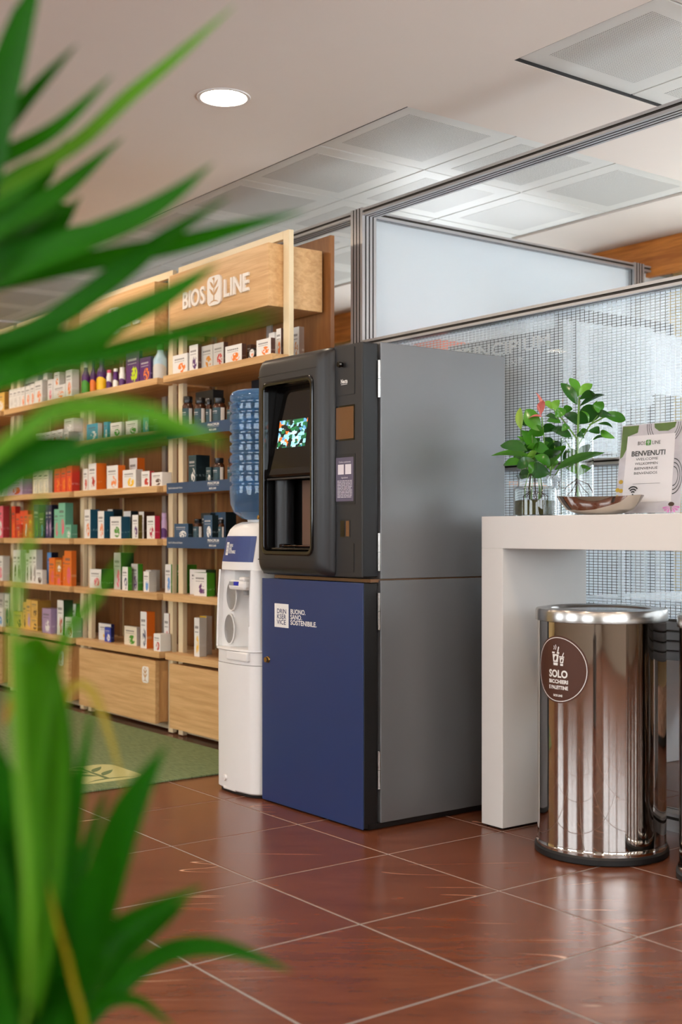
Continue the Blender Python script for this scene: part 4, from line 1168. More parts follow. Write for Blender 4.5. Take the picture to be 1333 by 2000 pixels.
rnd = random.Random(4)
for k in range(12):
    x = -3.399; z = 1.183 - k*.0051
    while x < -3.320:
        w = rnd.uniform(.008, .024); w = min(w, -3.317-x)
        pr.box(x, x+w, 2.5336, 2.534, z-.0021, z); x += w+.003
tag(obj('notice_lettering', pr, M['ink_pale'], colm), kind='stuff')
plate(-3.388, -3.329, .986, 1.050, .0008, M['satin_black'], 'slot_rim', r=.006)
q = MB(); q.box(-3.384, -3.360, 2.5350, 2.5354, .990, 1.046); obj('slot_dark', q, M['gloss_black'], colm)
q = MB(); q.box(-3.352, -3.334, 2.5346, 2.5352, .992, 1.045); obj('slot_bronze', q, M['bronze_pane'], colm)
plate(-3.407, -3.307, .869, .970, .0006, M['satin_black'], 'flap_gap', r=.005)
plate(-3.4055, -3.3085, .8705, .9685, .0012, M['anthracite'], 'coin_flap', r=.004)
# hinges
for z0, z1 in ((1.462, 1.588), (.875, 1.003), (.676, .801), (.138, .266)):
    q = MB()
    a = [( -3.2530+.006*math.cos(2*math.pi*i/12), 2.6005+.006*math.sin(2*math.pi*i/12), z0) for i in range(12)]
    q.loft([a, [(p[0], p[1], (z0+z1)/2-.0008) for p in a]]); q.loft([[(p[0], p[1], (z0+z1)/2+.0008) for p in a], [(p[0], p[1], z1) for p in a]])
    tag(obj('hinge', q, M['chrome_soft'], mc), kind='stuff')

# ================================================================== WATER COOLER
XC = -4.040
wc = thing('water_cooler', 'white plastic water cooler standing beside the coffee machine', 'water cooler', (XC, 2.67, 0))
def csec(w, yf, z, yb=2.845, n=8, cr=.055):
    """plan outline: bowed front, rounded corners, square back"""
    pts = []
    rr = min(cr, w*.6)
    bow = .008
    for k in range(n+1):                       # left front corner
        a = math.radians(180 + 90*k/n)
        pts.append((XC-w+rr+rr*math.cos(a), yf+bow+rr+rr*math.sin(a), z))
    for k in range(1, 6):
        t = k/6; x = -w+rr + (2*w-2*rr)*t
        pts.append((XC+x, yf + bow*(1-math.sin(math.pi*t)), z))
    for k in range(n+1):
        a = math.radians(270 + 90*k/n)
        pts.append((XC+w-rr+rr*math.cos(a), yf+bow+rr+rr*math.sin(a), z))
    pts += [(XC+w, yb-.02, z), (XC+w-.02, yb, z), (XC-w+.02, yb, z), (XC-w, yb-.02, z)]
    return pts
W0 = .152
q = MB(); q.loft([csec(W0-.004, 2.512, .012), csec(W0, 2.506, .018), csec(W0, 2.504, .47), csec(W0-.001, 2.504, .5005)]); obj('lower_body', q, M['white_plastic'], wc)
q = MB(); q.loft([csec(W0-.008, 2.515, .001), csec(W0-.006, 2.513, .014)]); obj('foot_frame', q, M['rubber'], wc)
q = MB(); q.box(XC-.07, XC+.02, 2.506, 2.53, .010, .024, bev=.006); obj('foot_arch', q, M['white_plastic'], wc)
q = MB(); ydisc(q, -4.092, .056, .012, 2.4995, 2.508); ydisc(q, -4.092, .056, .006, 2.4985, 2.4996); obj('badge', q, M['white_plastic'], wc)
q = MB(); q.loft([csec(W0-.0015, 2.5045, .5025), csec(W0-.002, 2.504, .5505)]); obj('tray_band', q, M['white_plastic'], wc)
# niche band: outline with a notch cut into the front
def nsec(w, yf, z, yb=2.845, nx0=-.138, nx1=.112, xm=-.045, sh=.034, dp=.10):
    rr = .05; n = 6; pts = []
    for k in range(n+1):
        a = math.radians(180 + 90*k/n*.62)
        pts.append((XC-w+rr+rr*math.cos(a), yf+.006+rr+rr*math.sin(a), z))
    pts += [(XC+nx0*w/W0, yf+.012, z), (XC+(nx0+.006)*w/W0, yf+sh, z), (XC+xm-.012, yf+sh+.008, z), (XC+xm+.004, yf+sh+.03, z), (XC+xm+.012, yf+dp-.012, z), (XC+xm+.026, yf+dp, z),
            (XC+nx1-.02, yf+dp, z), (XC+nx1-.004, yf+dp-.014, z), (XC+nx1, yf+.004, z), (XC+nx1+.004, yf-.0, z)]
    for k in range(n+1):
        a = math.radians(285 + 75*k/n)
        pts.append((XC+w-.04+.04*math.cos(a), yf+.002+.04+.04*math.sin(a), z))
    pts += [(XC+w, yb-.02, z), (XC+w-.02, yb, z), (XC-w+.02, yb, z), (XC-w, yb-.02, z)]
    return pts
q = MB(); q.loft([nsec(.1495, 2.505, .5605), nsec(.148, 2.506, .65), nsec(.144, 2.508, .76), nsec(.139, 2.512, .862)]); niche = obj('niche', q, M['white_plastic'], wc)
q = MB(); q.loft([csec(.139, 2.512, .8625), csec(.137, 2.513, .89), csec(.128, 2.530, .992), csec(.122, 2.540, 1.018), csec(.112, 2.556, 1.036), csec(.096, 2.580, 1.047)]); obj('upper_body', q, M['white_plastic'], wc)
q = MB(); q.loft([csec(.1388, 2.5115, .845), csec(.1390, 2.5115, .862)][0:0] or [csec(.139, 2.5118, .8615), csec(.139, 2.5118, .8628)]); obj('niche_brow', q, M['white_plastic'], wc)
# blue label on the sloping forehead
def lab(x, z, e=.0012):
    t = (z-.89)/(.992-.89); w = .137+(.128-.137)*t; yf = 2.513+(2.530-2.513)*t
    rr = .055; xx = x - XC; s = min(1, max(0, (xx+w-rr)/(2*w-2*rr)))
    y = yf + .008*(1-math.sin(math.pi*s)) if -w+rr <= xx <= w-rr else yf+.008+rr-math.sqrt(max(0, rr*rr-(abs(xx)-(w-rr))**2))
    return (x, y-e, z)
q = MB()
nx_ = 20
rows = []
for k in range(5):
    z = .893 + (.992-.893)*k/4
    xa, xb = XC-.116+.010*k/4, XC+.112-.004*k/4
    rows.append([lab(xa+(xb-xa)*i/nx_, z) for i in range(nx_+1)])
q.loft(rows, False, False, close=False); obj('blue_label', q, M['blue_label'], wc)
q = MB(); lx = -4.118
for r0 in range(3):
    pass
rows = [[lab(lx+.022*i/3, .918+.050*k/3, .0018) for i in range(4)] for k in range(4)]
q.loft(rows, False, False, close=False); obj('logo_plate', q, M['sticker_white'], wc)
pr = MB()
for k, s in enumerate(('DRIN', 'KSER', 'VICE')):
    put_text(pr, s, .014, lambda x, z: lab(lx+.0035+x, .9525-.0135*k+z, .0024), width=.015)
tag(obj('logo_lettering', pr, M['ink_navy'], wc), kind='stuff')
pr = MB()
for k, (s, w) in enumerate((('BUONO.', .030), ('SANO.', .023), ('SOSTENIBILE.', .054))):
    put_text(pr, s, .0155, lambda x, z: lab(lx+.028+x, .9505-.0125*k+z, .0018), width=w, bold=.0004)
tag(obj('slogan_lettering', pr, M['sticker_white'], wc), kind='stuff')
# two oval cup wells
for px_, pz_ in ((-4.106, .760), (-4.122, .629)):
    q = MB(); n_ = 28
    def ov(s, y): return [(px_+.034*s*math.cos(2*math.pi*i/n_)+.006, y, pz_+.056*s*math.sin(2*math.pi*i/n_)) for i in range(n_)]
    y0 = 2.5405
    q.loft([ov(1.10, y0+.002), ov(1.08, y0-.002), ov(1.0, y0-.002)], False, False)
    rim = obj('cup_well_rim', q, M['white_plastic'], niche)
    q = MB(); q.loft([ov(1.0, y0-.0015), ov(.86, y0+.0016), ov(.2, y0+.0018)], False, True); obj('cup_well', q, M['mirror_hole'], niche)
# tap: rounded block with blue and white keys
q = MB(); q.box(-4.066, -3.952, 2.502, 2.60, .785, .822, bev=.012); tap = obj('tap_block', q, M['white_plastic'], wc)
q = MB(); q.box(-4.052, -4.022, 2.4995, 2.504, .803, .818, bev=.001); obj('white_key', q, M['grey_plastic'], tap)
q = MB(); q.box(-4.019, -3.988, 2.4995, 2.504, .803, .818, bev=.001); obj('blue_key', q, plain('key_blue', rgb(20,36,170), .35), tap)
q = MB(); q.box(-3.992, -3.955, 2.505, 2.560, .820, .836, bev=.006); obj('tap_lever', q, M['white_plastic'], tap)
q = MB(); q.lathe(-4.0, 2.545, [(.011, .765), (.012, .786)], 16); obj('spout', q, M['grey_plastic'], tap)
q = MB(); q.loft([csec(W0-.0005, 2.500, .551), csec(W0+.0015, 2.497, .554), csec(W0+.001, 2.498, .5600)]); obj('tray_lip', q, M['white_plastic'], wc)
q = MB(); q.box(-4.075, -3.926, 2.4985, 2.53, .515, .551, bev=.006); obj('drip_tray', q, M['white_plastic'], wc)

# ------------------------------------------------------------------ ribbed water bottle upside down on the cooler
bw = thing('water_bottle', 'ribbed blue tinted water bottle upside down on the cooler', 'bottle', (XC-.03, 2.675, 1.048))
def bmat():
    m, N, L, P = newmat('blue_polycarbonate')
    P.inputs['Base Color'].default_value = (.60, .82, 1.0, 1)
    P.inputs['Transmission Weight'].default_value = 1.0
    P.inputs['Roughness'].default_value = .02
    P.inputs['IOR'].default_value = 1.42
    tl = N.new('ShaderNodeBsdfTranslucent'); tl.inputs['Color'].default_value = (.34, .62, 1.0, 1)
    ms = N.new('ShaderNodeMixShader'); ms.inputs[0].default_value = .17
    L.new(P.outputs[0], ms.inputs[1]); L.new(tl.outputs[0], ms.inputs[2]); L.new(ms.outputs[0], N['Material Output'].inputs['Surface'])
    tc = N.new('ShaderNodeTexCoord'); nz = N.new('ShaderNodeTexNoise'); nz.inputs['Scale'].default_value = 26
    L.new(tc.outputs['Object'], nz.inputs['Vector'])
    bp = N.new('ShaderNodeBump'); bp.inputs['Strength'].default_value = .35; bp.inputs['Distance'].default_value = .004
    L.new(nz.outputs['Fac'], bp.inputs['Height']); L.new(bp.outputs['Normal'], P.inputs['Normal'])
    return m
q = MB(); R = .138; prof = [(.045, 1.044), (.050, 1.050), (.090, 1.062), (.122, 1.085), (.134, 1.115), (R, 1.150)]
z = 1.165
while z < 1.525:
    prof += [(R, z), (R, z+.020), (R-.009, z+.027), (R-.009, z+.032)]; z += .040
prof += [(R-.001, z), (R-.001, z+.016), (R-.008, z+.030), (R-.022, z+.037), (R-.05, z+.034)]
inner = [(max(.004, r-.0025), zz) for r, zz in reversed(prof)]
q.lathe(XC-.03, 2.675, [(r, zz) for r, zz in prof] + [(.004, prof[-1][1]-.001), (.004, prof[-1][1]-.004)] + [(max(.006, r-.0025), min(zz, prof[-1][1]-.004) if k == 0 else zz) for k, (r, zz) in enumerate(reversed(prof))], 64, cap0=False, cap1=False); obj('bottle_body', q, bmat(), bw)
q = MB(); q.lathe(XC-.03, 2.675, [(.066, 1.0472), (.068, 1.056), (.062, 1.058), (.058, 1.0485)], 32, cap0=False, cap1=False); obj('collar', q, M['white_plastic'], bw)

# ================================================================== WHITE PORTAL TABLE
tb_ = thing('portal_table', 'white lacquered high table with thick portal legs along the glass partition', 'table', (-2.2, 3.13, 0))
tx0, tx1, ty0, ty1, tz0, tz1 = -3.091, -1.46, 2.922, 3.336, .951, 1.060
q = MB(); q.box(tx0, tx1, ty0, ty1, tz0, tz1, bev=.0015); obj('tabletop', q, M['white_lac'], tb_)
for a in (tx0, tx1-.103):
    q = MB(); q.box(a, a+.103, ty0, ty1, .008, tz0, bev=.0015); lg = obj('leg', q, M['white_lac'], tb_)
    q = MB(); q.box(a+.012, a+.09, ty0+.012, ty1-.012, .001, .008); obj('foot', q, M['rubber'], lg)

# ================================================================== STEEL BINS
def make_bin(loc, label):
    x, y = loc
    t = thing('steel_bin', label, 'bin', (x, y, 0), 'steel bins under the white table')
    def L_(name, prof, mat, par=t, n=64, c0=True, c1=True):
        m_ = MB(); m_.lathe(x, y, prof, n, cap0=c0, cap1=c1); return obj(name, m_, mat, par)
    L_('base_ring', [(.204, .001), (.209, .004), (.209, .020), (.204, .026)], M['rubber'])
    L_('body', [(.203, .0262), (.2035, .034), (.200, .040), (.200, .046), (.200, .3), (.200, .728)], M['chrome'])
    lid = L_('lid_band', [(.2025, .7285), (.206, .730), (.206, .760), (.203, .766), (.172, .770), (.160, .765), (.156, .759)], M['chrome_soft'])
    L_('flap', [(.155, .752), (.150, .760), (.06, .7645), (.002, .765)], M['chrome_soft'], lid)
    return t
bin1 = make_bin((-2.622, 2.997), 'mirror steel bin with round brown sticker under the white table')
make_bin((-2.130, 3.076), 'mirror steel bin cut off by the edge of the picture')
# round sticker wrapped on the first bin
bx_, by_, br_ = -2.622, 2.997, .200
ang0 = math.atan2(-by_, -bx_) - math.radians(-40)        # towards the camera, turned 40 degrees
ang0 = math.atan2(0-by_, 0-bx_) - math.radians(40)
SC = Vector((0, 0, .585))
def wrap(x, z, e=.0008):
    a = ang0 + x/br_
    return (bx_+(br_+e)*math.cos(a), by_+(br_+e)*math.sin(a), SC.z+z)
def disc_grid(r0, r1, e, nr=6, na=56):
    return [[wrap((r0+(r1-r0)*k/nr)*math.cos(2*math.pi*i/na), (r0+(r1-r0)*k/nr)*math.sin(2*math.pi*i/na), e) for i in range(na)] for k in range(nr+1)]
q = MB(); q.loft(disc_grid(.002, .103, .0008), True, False); sk = obj('sticker', q, M['sticker_brown'], bin1)
q = MB(); q.loft(disc_grid(.0965, .0985, .0012, 1), False, False); obj('sticker_ring', q, M['sticker_white'], sk)
pr = MB()
for s, sz, z, w, bo in (('SOLO', .031, -.024, .075, .0011), ('BICCHIERI', .0155, -.0425, .076, .0006), ('E PALETTINE', .0148, -.0605, .076, .0006), ('BIOS LINE', .009, -.083, .036, .0003)):
    put_text(pr, s, sz, lambda x, zz, z=z, w=w: wrap(x-.040, z+zz, .0013) if w > .05 else wrap(x-.02, z+zz, .0013), width=w, bold=bo)
def poly(pts, e=.0013): pr.add([wrap(a, b, e) for a, b in pts], [list(range(len(pts)))])
poly([(-.026,.048),(.004,.048),(.004,.053),(-.026,.053)]); poly([(-.024,.046),(.002,.046),(-.0015,.022),(-.0205,.022)]); poly([(-.0205,.020),(-.0015,.020),(-.002,.012),(-.0195,.012)])
poly([(.004,.0375),(.023,.0375),(.023,.041),(.004,.041)]); poly([(.006,.036),(.022,.036),(.019,.020),(.008,.020)]); poly([(.008,.018),(.019,.018),(.0185,.012),(.0085,.012)])
poly([(-.004,.054),(.000,.070),(.004,.069),(.000,.053)]); poly([(.015,.042),(.020,.053),(.0225,.052),(.018,.041)])
poly([(-.020,.060),(-.017,.066),(-.019,.072),(-.0165,.072),(-.0145,.066),(-.0175,.060)]); poly([(-.013,.060),(-.010,.067),(-.012,.075),(-.0095,.075),(-.0075,.067),(-.0105,.060)])
tag(obj('sticker_lettering', pr, M['sticker_white'], sk), kind='stuff')
pr = MB()
for cx_, cz_, s in ((-.011,.034,.008), (.014,.028,.005)):
    pr.add([wrap(cx_+s*.62*math.cos(2*math.pi*i/12)+s*.25*math.sin(2*math.pi*i/12), cz_+s*math.sin(2*math.pi*i/12), .0016) for i in range(12)], [list(range(12))])
tag(obj('coffee_bean_marks', pr, M['sticker_brown'], sk), kind='stuff')

# ================================================================== THINGS ON THE TABLE
ZT = 1.0605
def leaf_mb(p0, p1, w, bend=.0, side=None, n=8, fold=.18, round_=1.0):
    """broad leaf from p0 to p1; side = direction across the blade"""
    p0, p1 = Vector(p0), Vector(p1); d = p1-p0; L_ = d.length; t = d/L_
    s = Vector(side) - t*Vector(side).dot(t); s.normalize(); nrm = t.cross(s)
    if nrm.z < 0: nrm = -nrm
    rows = []
    for k in range(n+1):
        a = k/n
        hw = w*.5*(math.sin(math.pi*min(1, a**round_*.985+.012)))**.72
        c = p0 + d*a + nrm*(bend*math.sin(math.pi*a))
        rows.append([c - s*hw + nrm*hw*fold, c - s*hw*.5 + nrm*hw*fold*.35, c, c + s*hw*.5 + nrm*hw*fold*.35, c + s*hw + nrm*hw*fold])
    m_ = MB(); m_.loft(rows, False, False, close=False)
    return m_
CAMR = Vector((.6, .8, 0))
def side_for(a, b, tw=0.0):
    """blade roughly facing the viewer, twisted by tw radians about its own axis"""
    t = (Vector(b)-Vector(a)).normalized(); f = Vector((-.8, .6, 0))
    s = t.cross(f); s.normalize()
    return Matrix.Rotation(tw, 3, t) @ s

# ---- low glass jar with pothos and anthurium
YJ = 3.09
jc = at_y(1046, 1006, YJ)
jar = thing('glass_jar', 'low clear glass jar with side handle holding pothos cuttings, on the white table', 'vase', (jc.x, YJ, ZT))
k_ = at_y(1046, 1000, YJ); R_ = .0745
def shell(x, y, prof, th, n=40):
    inner = [(max(.002, r-th), z) for r, z in reversed(prof)]
    inner[-1] = (inner[-1][0], prof[0][1]+.006)
    m_ = MB(); m_.lathe(x, y, prof + inner, n, cap0=True, cap1=True); return m_
jp = [(R_*.95, ZT), (R_, ZT+.005), (R_, ZT+.088), (R_*.96, ZT+.098), (R_*.80, ZT+.104), (R_*.78, ZT+.130), (R_*.90, ZT+.142)]
obj('jar_glass', shell(jc.x, YJ, jp, .003), M['glass'], jar)
hb = MB(); a_ = math.atan2(.8, .6)
hx, hy = math.cos(a_), math.sin(a_)
hb.tube([(jc.x+hx*r, YJ+hy*r, z) for r, z in ((R_*.84, ZT+.132), (R_*1.0, ZT+.136), (R_*1.12, ZT+.122), (R_*1.10, ZT+.104), (R_*1.0, ZT+.094))], .005, 10); obj('handle', hb, M['glass'], jar)
pot = thing('pothos_plant', 'pothos and anthurium cuttings rooted in the low glass jar', 'plant', (jc.x, YJ, ZT+.006))
q = MB(); q.lathe(jc.x, YJ, [(R_*.93, ZT+.0068), (R_*.945, ZT+.05), (R_*.93, ZT+.054), (R_*.3, ZT+.058)], 32); obj('substrate', q, M['sand'], pot)
rnd = random.Random(7)
for k in range(10):
    a = rnd.uniform(0, 6.28); r = rnd.uniform(.01, .035)
    q = MB(); q.tube([(jc.x+r*math.cos(a), YJ+r*math.sin(a), ZT+.056), (jc.x+r*1.1*math.cos(a+.3), YJ+r*1.1*math.sin(a+.3), ZT+.10), (jc.x+r*.7*math.cos(a+.4), YJ+r*.7*math.sin(a+.4), ZT+.150)], [.0022, .002, .002], 6)
    obj('stem', q, M['stem'] if k % 3 else M['root'], pot)
for k in range(9):
    a = rnd.uniform(0, 6.28); r0 = .02; r1 = rnd.uniform(.03, .06)
    q = MB(); q.tube([(jc.x+r0*math.cos(a), YJ+r0*math.sin(a), ZT+.085), (jc.x+r1*math.cos(a), YJ+r1*math.sin(a), ZT+.07), (jc.x+r1*math.cos(a+.3), YJ+r1*math.sin(a+.3), ZT+.04)], [.0015, .0012, .0006], 5)
    obj('root', q, M['root'], pot)
# leaves measured on the picture: base, tip, width(px), depth offset, twist, material
def leaves(parent, rows, Y0, c0):
    for (u0, v0, u1, v1, w, dy, tw, mt) in rows:
        a = at_y(u0, v0, Y0+dy); b = at_y(u1, v1, Y0+dy-.03+.06*((u0*7+v1*3) % 5)/5)
        ww = w*1.45e-3*(1+dy)
        obj('leaf', leaf_mb(a, b, ww, bend=.012, side=side_for(a, b, tw)), M[mt], parent)
leaves(pot, [
 (1040,892, 960,890, 26, -.03, .9, 'clusia'), (1030,880, 978,870, 34, -.05, .5, 'clusia_dark'), (1022,905, 984,908, 26, -.06, .6, 'clusia'),
 (1030,870, 1000,880, 24, .0, .2, 'clusia'), (1045,900, 1010,912, 30, -.06, .4, 'clusia_dark'), (1050,890, 1020,840, 30, .02, .3, 'clusia'),
 (1030,850, 1062,840, 30, .0, .3, 'clusia'), (1040,845, 1020,860, 26, .03, .1, 'clusia_dark'), (1035,832, 1028,815, 28, .04, .2, 'clusia_dark'),
 (1028,800, 1058,842, 38, .0, .4, 'clusia'), (1050,870, 1075,880, 28, -.03, .5, 'clusia'), (1060,905, 1095,880, 34, -.04, .6, 'clusia_dark'),
 (1040,915, 1075,925, 40, -.06, .3, 'clusia_dark'), (1070,915, 1105,870, 34, -.02, .5, 'clusia'), (1085,900, 1090,860, 28, .02, .3, 'clusia_dark'),
 (1060,885, 1048,865, 24, -.02, .3, 'clusia'), (1055,845, 1090,836, 26, .03, .7, 'clusia_dark'), (1075,910, 1045,890, 28, -.05, .4, 'clusia'),
 (1085,918, 1182,884, 34, -.05, .9, 'clusia'), (1050,905, 1035,925, 30, -.05, .2, 'clusia'), (1065,880, 1100,868, 26, .01, .4, 'clusia_dark')], YJ, jc)
for a, b, c in (((1020,930),(1018,860),(1018,835)), ((1062,930),(1064,860),(1059,815)), ((1075,930),(1085,880),(1082,860)), ((1048,930),(1042,880),(1040,850)), ((1030,930),(1028,890),(1022,880)), ((1085,928),(1100,905),(1110,900))):
    q = MB(); q.tube([at_y(*a, YJ), at_y(*b, YJ), at_y(*c, YJ)], .0021, 6); obj('leaf_stalk', q, M['stem'], pot)
rnd = random.Random(21)
extra = []
for k in range(24):
    u0 = rnd.uniform(1022, 1078); v0 = rnd.uniform(870, 925); a = rnd.uniform(-.5, 3.6); L0 = rnd.uniform(22, 40)
    extra.append((u0, v0, u0+L0*math.cos(a), v0-L0*.75*math.sin(a), rnd.uniform(16, 26), rnd.uniform(-.05, .05), rnd.uniform(.1, .9), rnd.choice(('clusia', 'clusia_dark', 'clusia', 'clusia_new'))))
leaves(pot, extra, YJ, jc)
# anthurium flower, unopened spathe
for a, b, w, tw, mt in (((1059,806),(1047,766),13,.9,'anthurium'), ((1058,808),(1062,782),16,.3,'anthurium'), ((1060,814),(1032,818),9,1.1,'anthurium'), ((1018,838),(1017,796),16,.3,'spathe_green')):
    A, B = at_y(*a, YJ-.01), at_y(*b, YJ-.02)
    obj('spathe', leaf_mb(A, B, w*1.9e-3, .006, side_for(A, B, tw), fold=.35), M[mt], pot)
q = MB(); q.tube([at_y(1057,810,YJ-.02), at_y(1053,798,YJ-.03), at_y(1050,790,YJ-.035)], [.003,.0026,.0012], 8); obj('spadix', q, M['anthurium'], pot)

# ---- tall cylinder vase with clusia
YV = 3.12
vc = at_y(1128, 1006, YV); RV = .055
vase = thing('cylinder_vase', 'tall clear cylinder vase with a rooted clusia cutting, on the white table', 'vase', (vc.x, YV, ZT))
obj('vase_glass', shell(vc.x, YV, [(RV, ZT), (RV, ZT+.004), (RV, ZT+.262)], .003), M['glass'], vase)
cl_ = thing('clusia_plant', 'glossy rubber-leaf clusia cutting standing in the cylinder vase', 'plant', (vc.x, YV, ZT+.009))
q = MB(); q.tube([at_y(1130,975,YV), at_y(1129,900,YV), at_y(1130,830,YV), at_y(1132,775,YV)], [.0045,.0045,.004,.003], 8); obj('stem', q, M['stem'], cl_)
for (a, b, c) in (((1130,870),(1150,835),(1168,812)), ((1130,860),(1100,820),(1082,800)), ((1130,905),(1112,870),(1105,860)), ((1152,830),(1180,815),(1190,812))):
    q = MB(); q.tube([at_y(*a, YV), at_y(*b, YV), at_y(*c, YV)], [.0028,.0024,.002], 6); obj('branch', q, M['stem'], cl_)
for (a, b, c, d) in (((1129,935),(1108,950),(1101,958),(1100,962)), ((1129,937),(1150,946),(1158,960),(1157,963)), ((1129,938),(1118,958),(1108,968),(1106,974)), ((1129,938),(1140,955),(1150,965),(1152,974)), ((1129,940),(1126,960),(1122,975),(1120,985)), ((1130,940),(1134,960),(1139,975),(1140,985))):
    q = MB(); q.tube([at_y(*p, YV-.004) for p in (a, b, c, d)], [.0022,.0018,.0012,.0008], 6); obj('root', q, M['root'], cl_)
leaves(cl_, [
 (1130,775, 1114,738, 24, .0, .2, 'clusia'), (1128,790, 1096,748, 27, -.02, .2, 'clusia_dark'), (1132,772, 1158,750, 22, -.01, .3, 'clusia_new'),
 (1133,780, 1162,768, 20, -.02, .5, 'clusia_dark'), (1134,793, 1182,771, 17, .0, .8, 'clusia_dark'), (1131,828, 1172,795, 44, .02, .2, 'clusia_dark'),
 (1128,830, 1102,806, 32, .01, .4, 'clusia_dark'), (1150,826, 1135,802, 12, -.03, .9, 'clusia'), (1105,800, 1085,815, 24, -.02, .3, 'clusia'),
 (1083,800, 1094,781, 22, -.01, .3, 'clusia_new'), (1080,800, 1060,786, 18, .0, .4, 'clusia_new'), (1100,808, 1118,796, 20, -.01, .4, 'clusia'),
 (1090,820, 1064,814, 16, -.02, .6, 'clusia_dark'), (1096,826, 1068,822, 22, .01, .5, 'clusia'), (1112,832, 1098,842, 18, .0, .4, 'clusia'),
 (1118,858, 1077,836, 27, -.02, .3, 'clusia_dark'), (1168,806, 1178,784, 26, .0, .2, 'clusia'), (1176,808, 1223,820, 24, .0, .4, 'clusia'),
 (1172,806, 1196,812, 18, -.03, .5, 'clusia_dark'), (1166,806, 1168,782, 12, .01, .9, 'clusia'), (1150,842, 1172,840, 18, -.02, .3, 'clusia_dark'),
 (1174,842, 1202,856, 16, -.01, .5, 'clusia'), (1168,828, 1198,836, 10, .0, .9, 'clusia_dark'), (1158,860, 1185,856, 10, -.01, .9, 'clusia_dark'),
 (1142,856, 1134,842, 16, -.02, .2, 'clusia_dark'), (1130,850, 1150,842, 14, .01, .6, 'clusia'), (1128,880, 1100,898, 26, .0, .3, 'clusia_dark'),
 (1126,925, 1108,912, 22, -.01, .3, 'clusia'), (1132,928, 1152,912, 24, -.01, .3, 'clusia'), (1134,900, 1152,868, 24, .01, .3, 'clusia_dark')], YV, vc)

# ---- polished boat-shaped bowl
YBo = 2.985
bc = at_y(1172, 1004, YBo)
bowl = MB()
ex = Vector((.6, .8, 0)); ey = Vector((-.8, .6, 0))
ex = Vector((.92, .39, 0)); ey = Vector((-.39, .92, 0))
lo = []
def brow(s, z, wy):
    return [Vector((bc.x, YBo, 0)) + ex*(.142*s*math.cos(2*math.pi*i/40)) + ey*(.055*wy*math.sin(2*math.pi*i/40)) + Vector((0, 0, z + .010*abs(math.cos(2*math.pi*i/40))**3*s*(1 if z > ZT+.02 else 0) - (.006*math.sin(2*math.pi*i/40) if z > ZT+.03 else 0))) for i in range(40)]
bowl.loft([brow(.30, ZT, .5), brow(.52, ZT+.004, .72), brow(.76, ZT+.016, .90), brow(.91, ZT+.032, .98), brow(1.0, ZT+.050, 1.0), brow(.985, ZT+.051, .97), brow(.89, ZT+.034, .94), brow(.7, ZT+.017, .8), brow(.35, ZT+.008, .5)])
obj('silver_bowl', bowl, M['chrome'], None, base=(bc.x, YBo, ZT), label='polished silver boat-shaped bowl in front of the clear vases', cat='bowl')

# ---- acrylic welcome sign
YS_ = 3.09
sg = thing('welcome_sign', 'clear acrylic holder with a welcome and guest wifi sheet on the white table', 'sign', at_y(1268, 1006, YS_).xy.to_3d() + Vector((0, 0, ZT)))
p00, p10 = at_y(1199, 1006, YS_), at_y(1330, 1006, YS_)
sx0, sx1 = p00.x, p10.x
hgt = at_y(1211, 829, YS_).z - ZT
LEAN = .028
def S(u, w, e=0.0):
    """sheet coordinates 0..1 -> world; leans back slightly"""
    return (sx0+.012 + (sx1-sx0-.012)*u - .012*(1-w)*(1-u), YS_ + LEAN*w - e, ZT+.003 + (hgt-.003)*w)
def sheet(name, u0, u1, w0, w1, e, mat, par, th=.0006):
    m_ = MB(); a = [S(u0, w0, e), S(u1, w0, e), S(u1, w1, e), S(u0, w1, e)]
    m_.loft([[(p[0], p[1]+th, p[2]) for p in a], a], smooth=False); return obj(name, m_, mat, par)
def sign_back_mat():
    m, N, L, P = newmat('sign_background')
    tc = N.new('ShaderNodeTexCoord'); nz = N.new('ShaderNodeTexNoise'); nz.inputs['Scale'].default_value = 3; nz.inputs['Detail'].default_value = 4
    L.new(tc.outputs['Generated'], nz.inputs['Vector'])
    cr = N.new('ShaderNodeValToRGB'); cr.color_ramp.elements[0].position = .3; cr.color_ramp.elements[0].color = rgb(176,168,178)
    cr.color_ramp.elements[1].position = .7; cr.color_ramp.elements[1].color = rgb(208,202,208)
    L.new(nz.outputs['Fac'], cr.inputs['Fac']); L.new(cr.outputs['Color'], P.inputs['Base Color']); P.inputs['Roughness'].default_value = .5
    return m
bgm = sheet('backing_print', 0.01, .99, .01, .99, 0, sign_back_mat(), sg)
card = sheet('card', .115, .855, .13, .865, .0008, M['paper'], sg, .0004)
def blob(name, pts, mat, e=.0004, par=None):
    m_ = MB(); m_.add([S(a, b, e) for a, b in pts], [list(range(len(pts)))]); return obj(name, m_, mat, par or sg)
leafg = plain('print_leaf', rgb(84,112,44), .6, noise=.4, nscale=60)
for nm, pts in (('printed_leaf', [(.02,.98),(.28,.98),(.27,.90),(.12,.865),(.11,.72),(.06,.64),(.02,.62)]),
                ('printed_leaf', [(.52,.985),(.86,.985),(.84,.93),(.74,.895),(.60,.90),(.53,.94)])):
    blob(nm, pts, leafg)
def ringp(cu, cw, r, asp, a0, a1, wd, e=.0005, n=24):
    m_ = MB(); rows = [[S(cu+(r+d)*math.cos(a0+(a1-a0)*i/n), cw+(r+d)*asp*math.sin(a0+(a1-a0)*i/n), e) for i in range(n+1)] for d in (-wd, wd)]
    m_.loft(rows, False, False, close=False); return m_
ASP = (sx1-sx0)/hgt
for r in (.21, .24, .27): obj('printed_ring', ringp(.68, .985, r, ASP, math.pi, 2*math.pi, .004), M['ink'], sg)
for r in (.07, .10, .13): obj('printed_ring', ringp(.86, .40, r, ASP*1.6, -math.pi/2, math.pi/2, .004), M['ink'], sg)
